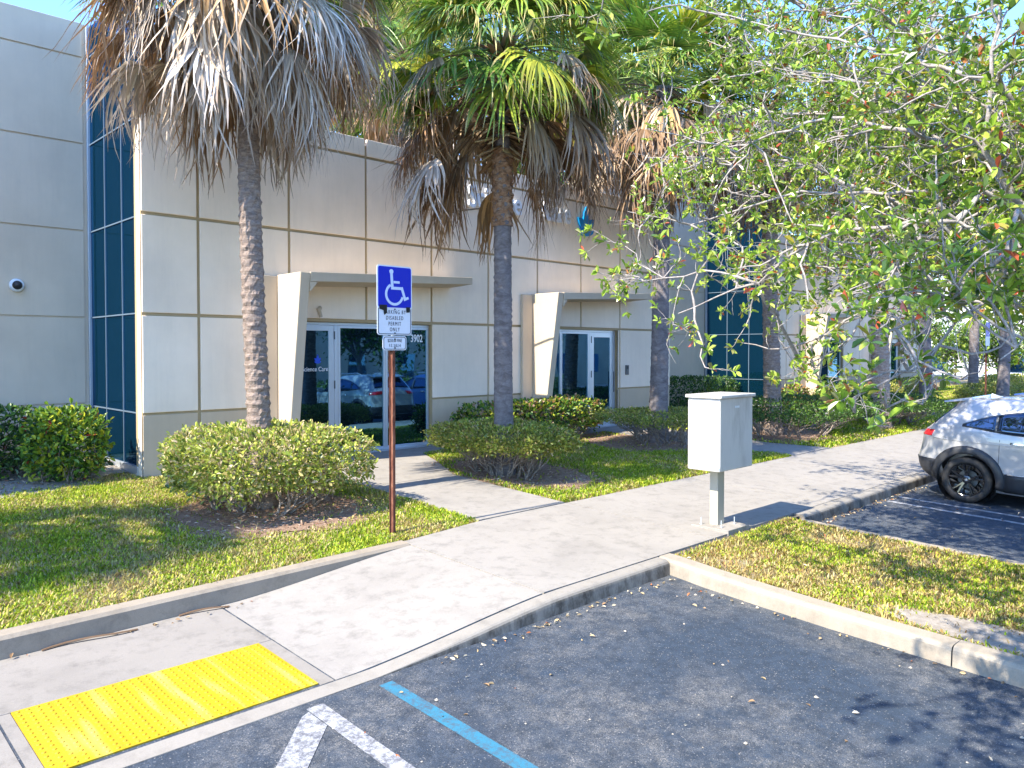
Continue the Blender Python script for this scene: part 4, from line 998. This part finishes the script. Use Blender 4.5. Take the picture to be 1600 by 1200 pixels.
# ------------------------------------------------------------------ broadleaf background trees
def broadleaf(name,label,x,y,zg,h,cr,seed,n=9000,L=.22,pal=None,wt=None,group=None,trunkr=.16,cat='tree'):
    rng=np.random.default_rng(seed); t=thing(name,label,cat,(x,y,zg),group); mb=MB(); tips=[]
    mb.tube([(x,y,zg-.2),(x+.1,y,zg+h*.25),(x+.05,y+.1,zg+h*.5)],[trunkr,trunkr*.8,trunkr*.6],8)
    for k in range(16):
        a=rng.uniform(0,6.28); z0=zg+h*rng.uniform(.2,.5); r=cr*rng.uniform(.35,.9); e=(x+r*math.cos(a),y+r*math.sin(a),zg+h*rng.uniform(.4,.97))
        p=woody(rng,mb,(x+.05,y+.05,z0),e,trunkr*.45,6,cr*.06); tips+=p[2:]
        for _ in range(3): e2=np.array(e)+rng.normal(size=3)*cr*.28; tips+=woody(rng,mb,p[3],e2,trunkr*.18,4,.06)[1:]
    mb.build('trunk',M['bark_gray'],t,smooth=True)
    tips=np.array(tips); i=rng.choice(len(tips),n); P=tips[i]+rng.normal(size=(n,3))*cr*np.array([.12,.12,.10])
    V=leaf_polys(rng,P,rng.normal(size=(n,3)),L*rng.uniform(.6,1.3,n),.5,.2,False)
    poly_mesh('crown',V.astype(np.float32),4,pick(rng,n,pal or DG,wt or (4,4,3,2),.25),M['leaf'],t)
    return t
LG=[(.10,.20,.03),(.20,.30,.04),(.05,.11,.02),(.30,.38,.05)]
BT='trees behind the building'
b1=broadleaf('tree','dense green tree behind the roof between the second and third palm',16.5,19,1,15.5,4.2,61,13000,.24,LG,(4,3,3,1),BT)
b2=broadleaf('tree','bright green tree behind the roof above the second door',25,20,1,16.5,4.8,62,14000,.26,LG,(3,4,2,3),BT)
for i,(x,y,s,rz,lb) in enumerate(((34,20,1.1,1.0,'tall green tree behind the second facade block'),(44,18,1.05,2.0,'green tree past the end of the building'),(11.5,22,1.1,3.0,'tree behind the roof left of the second palm'))):
    c=copy_tree((b1,b2)[i%2]); place(c,(x,y,1),rz,s,lb,BT)
bb=broadleaf('bush','leafy green bush screening the white building, left of the distant sign',44,10.5,.6,3.6,2.0,71,5000,.17,LG,(4,4,3,3),'bushes before the far white building',.06,'bush')
for x,y,s,rz,lb in ((47,8.2,1.1,1,'yellow green bush behind the distant sign'),(50,5.5,1.2,2,'bright bush at the far right edge behind the palms'),(53,2.2,1.3,4,'outer bush beyond the right edge'),(46,13,1.1,5,'bush beside the far end of the building')):
    c=copy_tree(bb); place(c,(x,y,gz(y,.1)),rz,s,lb)
# far white building
wb_=thing('white_building','sunlit white warehouse glimpsed through the far trees at right','building',(64,4,0))
MB().box(62,80,-22,24,-1.5,7.5).build('wall',mat('bright_white_wall',(.80,.80,.80),.8),wb_)
m=MB(); m.box(61.9,62,-22.1,24.1,7.2,7.6); m.build('parapet',M['graywall'],wb_)
m=MB()
for y in range(-18,22,6): MB().box(61.95,61.99,y,y+2.4,1.0,2.6).build('window',M['glass'],wb_)
# things across the lot, seen only mirrored in the glass
tb=broadleaf('tree','dark tree across the parking lot, mirrored in the door glass',10,-14,-.6,8,3.4,81,9000,.26,DG,(4,4,2,2),'trees across the parking lot')
for i,(x,y,s,rz) in enumerate(((17,-15,1.1,1),(24,-13,1,2),(31,-15,1.2,3),(38,-14,1,4),(3,-15,1.1,5))):
    c=copy_tree(tb); place(c,(x,y,-.6),rz,s,'tree across the parking lot behind the photographer, '+('second','third','fourth','fifth and farthest','nearest')[i]+' of the row')
ob=thing('tan_building','low tan building across the lot, mirrored in the windows','building',(25,-30,-1))
MB().box(-10,70,-40,-30,-3,5).build('wall',M['dado'],ob); m=MB()
for x in range(-6,66,5): MB().box(x,x+1.6,-29.99,-29.9,.2,2.2).build('window',M['glass'],ob)
lh=shrub('hedge','long low hedge across the parking lot, mirrored in the windows',20,-9.5,16,.8,.9,-.3,12000,.16,DG,(4,4,2,2),None,90,nst=4,power=8)
# ------------------------------------------------------------------ broad tree in the island reaching into the picture
def island_tree():
    rng=np.random.default_rng(99); bx,by=7.9,-.9; zg=gz(by,.11)
    t=thing('tree','broad leaved tree with pale twigs reaching over the parking island from the right','tree',(bx,by,zg))
    tk=MB(); br=MB(); tw=MB()
    fk=np.array([7.75,-.35,2.0])
    tk.tube([(bx,by,zg-.15),(bx,by,zg+.1),(bx-.05,by+.15,.9),(7.8,-.5,1.5),tuple(fk)],[.24,.18,.15,.14,.13],14)
    LIMBS=[
[(7.11,.88,2.39),(6.36,1.07,3.0),(5.88,1.26,3.35),(5.58,1.43,3.45),(5.48,1.52,3.28),(5.38,1.76,3.26),(5.39,2.3,3.28),(5.47,2.92,2.97),(5.56,3.67,2.76)],
[(6.37,1.08,3.51),(5.66,1.36,4.14),(5.73,2.01,4.54),(5.84,2.76,4.92),(5.91,3.53,5.34)],
[(5.88,1.26,3.35),(5.58,1.43,3.72),(5.52,1.36,4.15),(5.56,1.35,4.79)],
[(6.92,1.09,3.46),(6.59,1.42,3.77),(6.1,1.91,3.99),(6.2,2.66,4.34),(6.2,3.5,4.21),(5.97,4.3,4.52)],
[(5.73,.83,2.63),(5.17,1.11,2.91),(4.8,1.33,2.61),(4.48,1.49,2.33),(4.28,1.68,2.2),(4.15,1.8,2.1)],
[(5.23,.76,2.75),(4.57,1.01,3.15),(4.54,1.03,2.92),(4.31,1.25,2.7),(4.12,1.43,2.55),(4.06,1.63,2.5)],
[(7.16,1.12,3.06),(6.45,1.54,3.16),(6.23,2.03,3.01),(6.25,2.56,2.69),(6.15,2.94,2.38)],
[(5.38,1.76,3.26),(5.38,1.74,3.06),(5.23,1.9,2.93),(5.06,2.2,2.77)],
[(7.84,1.02,2.79),(7.3,1.57,3.72),(6.85,2.29,3.76),(6.59,3.1,3.84),(6.25,3.99,3.63),(5.99,4.53,3.78)],
[(5.68,.58,2.35),(4.93,.77,2.55),(4.46,.95,2.50),(4.37,1.03,2.4)],
[(8.22,1.07,3.14),(7.66,1.65,4.32),(7.3,2.29,4.71),(7.01,3.01,4.93),(6.7,3.6,5.12)],
[(6.19,2.9,2.38),(5.47,2.92,2.97),(5.54,3.41,3.11),(5.61,4.04,3.05),(5.61,4.47,3.11)]]
    LIMBS+=[[(7.5,-.3,2.6),(6,-.3,3.8),(4.2,0,4.3),(2.9,.7,4.4),(2.0,1.2,4.35)],[(4.2,0,4.3),(3.2,.0,4.5),(2.3,.5,4.6),(1.9,.7,4.5)],[(2.9,.7,4.4),(2.9,1.3,4.5),(2.6,1.9,4.4)],[(2.6,.8,4.4),(1.9,.8,4.5),(1.3,1.3,4.4)],[(2.9,.3,4.5),(2.2,1.5,4.7),(1.5,1.7,4.6),(.8,1.5,4.4)],[(2.4,.6,4.6),(1.7,.2,4.6),(1.0,.7,4.5)]]
    W0=[.042,.04,.030,.04,.030,.026,.036,.018,.038,.026,.038,.018,.04,.03,.025,.025,.03,.025]
    # further limbs all round, for the rest of the crown
    for k in range(22):
        a=rng.uniform(0,6.28); r=rng.uniform(2.0,4.2); z=rng.uniform(3.5,6.2); e=np.array([bx+r*math.cos(a),by+.5+r*math.sin(a),z])
        if np.hypot(e[0]-0,e[1]-0)<5.0: e[:2]*=5.0/np.hypot(*e[:2])
        s=fk+np.array([0,0,rng.uniform(0,1.2)]); LIMBS.append([tuple(s+(e-s)*q+np.array([0,0,.35*math.sin(q*3.1)])+rng.normal(size=3)*.10) for q in (0,.25,.5,.75,1)]); W0.append(.045)
    # extra depth limbs filling the upper right of the view
    for (tx,ty,tz) in ((9.0,5.2,5.6),(8.0,4.6,5.0),(9.5,4.0,5.2),(8.6,5.0,4.3),(7.3,4.6,5.8),(10.2,4.2,4.6),(9.2,3.2,4.4),(7.2,4.9,4.6),(8.2,3.6,3.8),(7.0,4.0,6.2),(10.5,3.2,6.0),(9.3,5.9,5.0),(7.4,3.4,3.4),(8.7,4.0,3.3),(9.5,5.2,6.8),(11,4.2,6.8),(8.3,3.6,6.6),(7.2,3.0,5.9),(10.5,5.6,6.0)):
        s=fk+np.array([.2,.2,.3]); e=np.array([tx,ty,tz]); LIMBS.append([tuple(s+(e-s)*q+np.array([0,0,.4*math.sin(q*3.1)])+rng.normal(size=3)*.10) for q in (0,.25,.5,.75,1)]); W0.append(.045)
    tips=[];tdirs=[]
    def kink(p,d,L,n,r0,mbx,j=.28,seg=5,sag=0):
        pts=[p.copy()]; 
        for i in range(n):
            d=nrm(d+rng.normal(size=3)*j+np.array([0,0,sag+(.5 if (p[2]<2.15 or (p[1]<1.35 and p[2]<2.7)) else 0)])); p=p+d*L/n; pts.append(p.copy())
        mbx.tube(pts,[r0*(1-.6*i/n) for i in range(n+1)],seg,False); return pts,d
    for li,(limb,w0) in enumerate(zip(LIMBS,W0)):
        P=np.array(limb); 
        if np.linalg.norm(P[0]-fk)<2.6 and li<18: pts0=[fk+(P[0]-fk)*q+np.array([0,0,.12*math.sin(q*3.1)]) for q in (0,.5)]; P=np.vstack([pts0,P])
        # refine
        Q=[]
        for a,b in zip(P[:-1],P[1:]):
            m=max(2,int(np.linalg.norm(b-a)/.16)); Q+=[a+(b-a)*i/m+rng.normal(size=3)*.012 for i in range(m)]
        Q.append(P[-1]); Q=np.array(Q); n=len(Q)
        br.tube([tuple(q) for q in Q],[w0*.75*(1-.93*i/(n-1))+.002 for i in range(n)],8,False)
        L=n*.16; ns=int(n*(.9 if li<12 or li>=18 else 1.8))
        for s in range(ns):
            i=int(rng.uniform(.22 if li>=18 else .12,1)**.8*(n-1)); p=Q[i]; ax=nrm(Q[min(n-1,i+1)]-Q[max(0,i-1)])
            d=nrm(ax*rng.uniform(.1,.9)+rng.normal(size=3)*.75+np.array([0,0,.05]))
            sl=rng.uniform(.35,.95)
            if (p[1]<1.35 and p[2]<2.75) or p[2]<2.15: d[2]=abs(d[2])
            pts,d2=kink(p,d,sl,6,w0*.20+.003,tw,.30,5,.0)
            if pts[-1][2]<2.0 and False: continue
            for k in range(int(rng.integers(3,7))):
                j=int(rng.integers(1,7)); d3=nrm(nrm(pts[j]-pts[j-1])*.7+rng.normal(size=3)*.7)
                if pts[j][2]<2.25 or (pts[j][1]<1.35 and pts[j][2]<2.75): d3[2]=abs(d3[2])*.5
                pts2,d4=kink(pts[j],d3,rng.uniform(.10,.38),4,.0034,tw,.28,4)
                tips.append(pts2[-1]);tdirs.append(d4)
                if rng.uniform()<.55: tips.append(pts2[2]);tdirs.append(nrm(pts2[3]-pts2[2]))
                for _ in range(2):
                    if rng.uniform()<.55:
                        pts3,d5=kink(pts2[int(rng.integers(1,4))],nrm(d4+rng.normal(size=3)*.9),rng.uniform(.06,.2),3,.0022,tw,.3,3); tips.append(pts3[-1]);tdirs.append(d5)
            tips.append(pts[-1]);tdirs.append(d2)
    tk.build('trunk',M['twig'],t,smooth=True); br.build('branches',M['twig'],t,smooth=True); tw.build('twigs',M['twig'],t,smooth=True)
    tips=np.array(tips);tdirs=np.array(tdirs); keep=(rng.uniform(size=len(tips))<.82)&(tips[:,2]>2.0)&~((tips[:,1]<1.35)&(tips[:,2]<2.55)); tips=tips[keep];tdirs=tdirs[keep]
    print('tips',len(tips))
    PP=[];DD=[]
    for p,d in zip(tips,tdirs):
        m=int(rng.integers(5,11)); 
        a=nrm(np.cross(d,rng.normal(size=3))); b=np.cross(d,a)
        for k in range(m):
            q=k*2.4+rng.uniform(0,.6); ld=nrm(d*rng.uniform(.15,1.0)+(a*math.cos(q)+b*math.sin(q))*1.0+np.array([0,0,.25]))
            PP.append(p-d*rng.uniform(0,.035)); DD.append(ld)
    PP=np.array(PP);DD=np.array(DD); N=len(PP); print('leaves',N)
    V=leaf_polys(rng,PP,DD,np.clip(rng.lognormal(-2.98,.34,N),.028,.10),.40,.25,True)
    pal=[(.20,.33,.03),(.33,.46,.05),(.50,.58,.10),(.08,.16,.02),(.50,.42,.05),(.50,.10,.04),(.40,.17,.06),(.22,.22,.08)]
    c=pick(rng,N,pal,(5,5,4,2.6,.45,.35,.45,1.2),.2)
    poly_mesh('leaves',V.astype(np.float32),4,np.repeat(c,2,0),M['treeleaf'],t)
M['treeleaf']=tinted('glossy_tree_leaf',.28,.33,.6)
island_tree()
# ------------------------------------------------------------------ grass
def inpoly(P,poly):
    x,y=P[:,0],P[:,1]; r=np.zeros(len(P),bool); n=len(poly)
    for i in range(n):
        x1,y1=poly[i]; x2,y2=poly[(i+1)%n]
        c=((y1>y)!=(y2>y)); 
        with np.errstate(divide='ignore',invalid='ignore'): xi=(x2-x1)*(y-y1)/(y2-y1+1e-12)+x1
        r^=c&(x<xi)
    return r
def vnoise(P,s,seed):
    r=np.random.default_rng(seed); k=r.normal(size=(9,2))*s; p=r.uniform(0,6.28,9)
    return sum(np.sin(P@k[i]+p[i]) for i in range(9))/9**.5/1.2
def lawn(name,label,poly,dz,dens,hmin,hmax,seed,wid=.007,dry=.0,beds=True,thin=None):
    mix_brown=dry>.3
    rng=np.random.default_rng(seed); a=np.array(poly); lo=a.min(0);hi=a.max(0); n=int(dens*(hi-lo).prod())
    P=rng.uniform(lo,hi,(n,2)); P=P[inpoly(P,poly)]
    if beds:
        for cx,cy,rx,ry in BEDS:
            q=((P[:,0]-cx)/rx)**2+((P[:,1]-cy)/ry)**2; e=rng.uniform(size=len(P))
            P=P[(q>1.05)|((q>.72)&(e<.35))|(e<.02)]
    dn=vnoise(P,3.2,seed+1); dn2=vnoise(P,11,seed+2)
    bare=(dn*.6+dn2*.6>(1.25 if thin is None else thin)); P=P[~bare|(rng.uniform(size=len(P))<.25)]
    dn=vnoise(P,3.2,seed+1); dn2=vnoise(P,11,seed+2)
    N=len(P); print(name,N)
    h=rng.uniform(hmin,hmax,N)*(1+.25*dn2); az=rng.uniform(0,6.28,N); ln=rng.uniform(.2,1.15,N)
    z=SL*P[:,1]+dz; B=np.column_stack([P,z]); side=np.column_stack([-np.sin(az),np.cos(az),np.zeros(N)])*wid*rng.uniform(.6,1.3,N)[:,None]
    T=B+np.column_stack([np.cos(az)*h*ln,np.sin(az)*h*ln,h*np.sqrt(np.maximum(.1,1-.35*ln*ln))])
    Mi=B+(T-B)*.5+np.column_stack([np.zeros(N),np.zeros(N),h*.18])
    V=np.stack([B-side,B+side,Mi+side*.9,T,Mi-side*.9],1)
    gr=np.array([(.17,.29,.015),(.32,.43,.025),(.50,.55,.045)]); dr=np.array([(.58,.50,.15),(.46,.34,.15),(.60,.52,.24)])
    c=gr[rng.integers(0,3,N)]*rng.uniform(.8,1.25,(N,1)); cd=dr[rng.integers(0,3,N)]*rng.uniform(.75,1.15,(N,1))
    if mix_brown: cd[rng.uniform(size=N)<.3]*=np.array([.75,.6,.55])
    pd=np.clip(.24+dry+.30*dn+.18*dn2,.02,.95); m=rng.uniform(size=N)<pd; c[m]=cd[m]
    o=poly_mesh(name,V.astype(np.float32),5,np.clip(c,0,.9),M['grass'],None); tag(o,label,'grass',None,'stuff'); return o
lp=[(-1.6,lawn_edge(-1.6))]+[(u,lawn_edge(u)+.005) for u in np.linspace(-1.5,6.13,16)]+[(6.16,8.4),(6.16,9.2),(6.13,10.85),(5.88,11.1),(5.7,11.64),(3.95,11.64),(3.9,12.3),(-1.6,12.2)]
lawn('grass','yellow green mown lawn left of the entrance walk',lp,.138,3900,.022,.055,201,.006,dry=.20)
lawn('grass','shaded mown lawn between the two entrance walks',[(7.70,6.84),(14.30,6.84),(14.08,8),(13.88,11.1),(12.2,11.2),(12.2,11.64),(9.3,11.64),(9.3,11.15),(8.63,11.1),(8.33,10.35),(7.77,9.2)],.138,2300,.025,.065,202,.008)
lawn('grass','dry patchy grass on the parking island',[(6.80,4.54),(9.38,4.54),(9.38,2.5),(9.44,-3.5),(6.62,-3.5),(6.62,1.5),(6.66,3.2)],.115,4600,.02,.055,203,.006,dry=.42,thin=.5)
lawn('grass','far mown lawn beyond the second entrance walk',[(16.02,6.84),(48,6.84),(48,12.5),(15.6,12.5),(15.6,8)],.138,520,.03,.075,204,.014)
# ------------------------------------------------------------------ litter
def litter(name,label,boxes,n,L,dz,pal,wt,seed,flat=.25,w_=.5):
    rng=np.random.default_rng(seed); PP=[]
    tot=sum(b[4] for b in boxes)
    for (x0,x1,y0,y1,wt_,d_) in boxes:
        m=int(n*wt_/tot); x=rng.uniform(x0,x1,m); y=rng.uniform(y0,y1,m); PP.append(np.column_stack([x,y,SL*y+d_+dz]))
    P=np.concatenate(PP); N=len(P); D=nrm(np.column_stack([rng.normal(size=(N,2)),rng.normal(size=N)*flat]))
    V=leaf_polys(rng,P,D,rng.uniform(L[0],L[1],N),w_,.3,True)
    o=poly_mesh(name,V.astype(np.float32),4,np.repeat(pick(rng,N,pal,wt),2,0),M['litter'],None); tag(o,label,'leaf litter',None,'stuff')
DRYL=[(.45,.33,.18),(.30,.19,.10),(.52,.45,.33),(.42,.15,.06)]
litter('leaf_litter','dry fallen leaves along the kerbs and over the asphalt',[(6.30,6.40,1,4.3,30,.012),(3.5,6.5,4.28,4.37,60,.012),(9.7,14,4.30,4.40,150,.014),(9.72,9.82,2.5,4.3,20,.014),(2.5,6.4,.5,4.3,60,.012),(9.9,13,2,4.3,30,.012),(6.8,9.3,1,4.5,70,.15),(1.2,4.8,6.28,6.37,30,.015)],460,(.02,.05),.0,DRYL,(4,3,3,1.2),301)
litter('mulch_litter','dry twigs and leaf scraps on the mulch under the shrubs',[(3.4,5.7,7.6,9.9,500,.155),(7.9,9.8,7.4,10.2,450,.155),(12,14.8,8.4,10.8,250,.155),(15.8,19,7.6,9.8,200,.155),(0,3.9,11.6,13.9,300,.155)],3600,(.02,.075),.0,[(.44,.31,.22),(.28,.17,.11),(.58,.47,.36),(.36,.15,.08)],(4,4,2.5,1.2),302,.3,.28)
# small stones on the asphalt
rng=np.random.default_rng(5); mb=MB()
for k in range(45):
    x=rng.uniform(2.2,6.35); y=rng.uniform(.6,4.3); s=rng.uniform(.003,.009)*(2.2 if k<14 else 1); z=gz(y)+s*.3
    P=[(x+s*rng.uniform(.7,1.3)*math.cos(q),y+s*rng.uniform(.7,1.3)*math.sin(q),z) for q in (0,1.2,2.4,3.7,5)]
    mb.add(P+[(x,y,z+s*.7)],[(0,1,5),(1,2,5),(2,3,5),(3,4,5),(4,0,5)])
M['stone']=mat('pale_pebble',(.38,.33,.26),.8)
tag(mb.build('gravel',M['stone']),'small pale pebbles scattered on the asphalt','gravel',None,'stuff')
# fallen frond pieces in the gutter by the rear kerb
for (u0,u1,lb) in ((2.45,2.85,'dead palm frond strip lying in the gutter at the far side of the curb ramp'),(1.45,2.1,'longer dead palm frond strip lying in the gutter behind the yellow mat')):
    xs=np.linspace(u0,u1,9); o=MB()
    for a,b in zip(xs[:-1],xs[1:]):
        ya=backk(a)-.05-.035*math.sin(a*7); yb=backk(b)-.05-.035*math.sin(b*7); wd=.011
        za=gz(ya)+rampz(a)+.004+.014*math.sin((a-u0)/(u1-u0)*3.1); zb=gz(yb)+rampz(b)+.004+.014*math.sin((b-u0)/(u1-u0)*3.1)
        o.hexa([(a,ya-wd,za),(b,yb-wd,zb),(b,yb+wd,zb),(a,ya+wd,za)],[(a,ya-wd*.6,za+.008),(b,yb-wd*.6,zb+.008),(b,yb+wd*.6,zb+.008),(a,ya+wd*.6,za+.008)])
    tag(o.build('fallen_frond',M['stalk_dead']),lb,'palm frond')
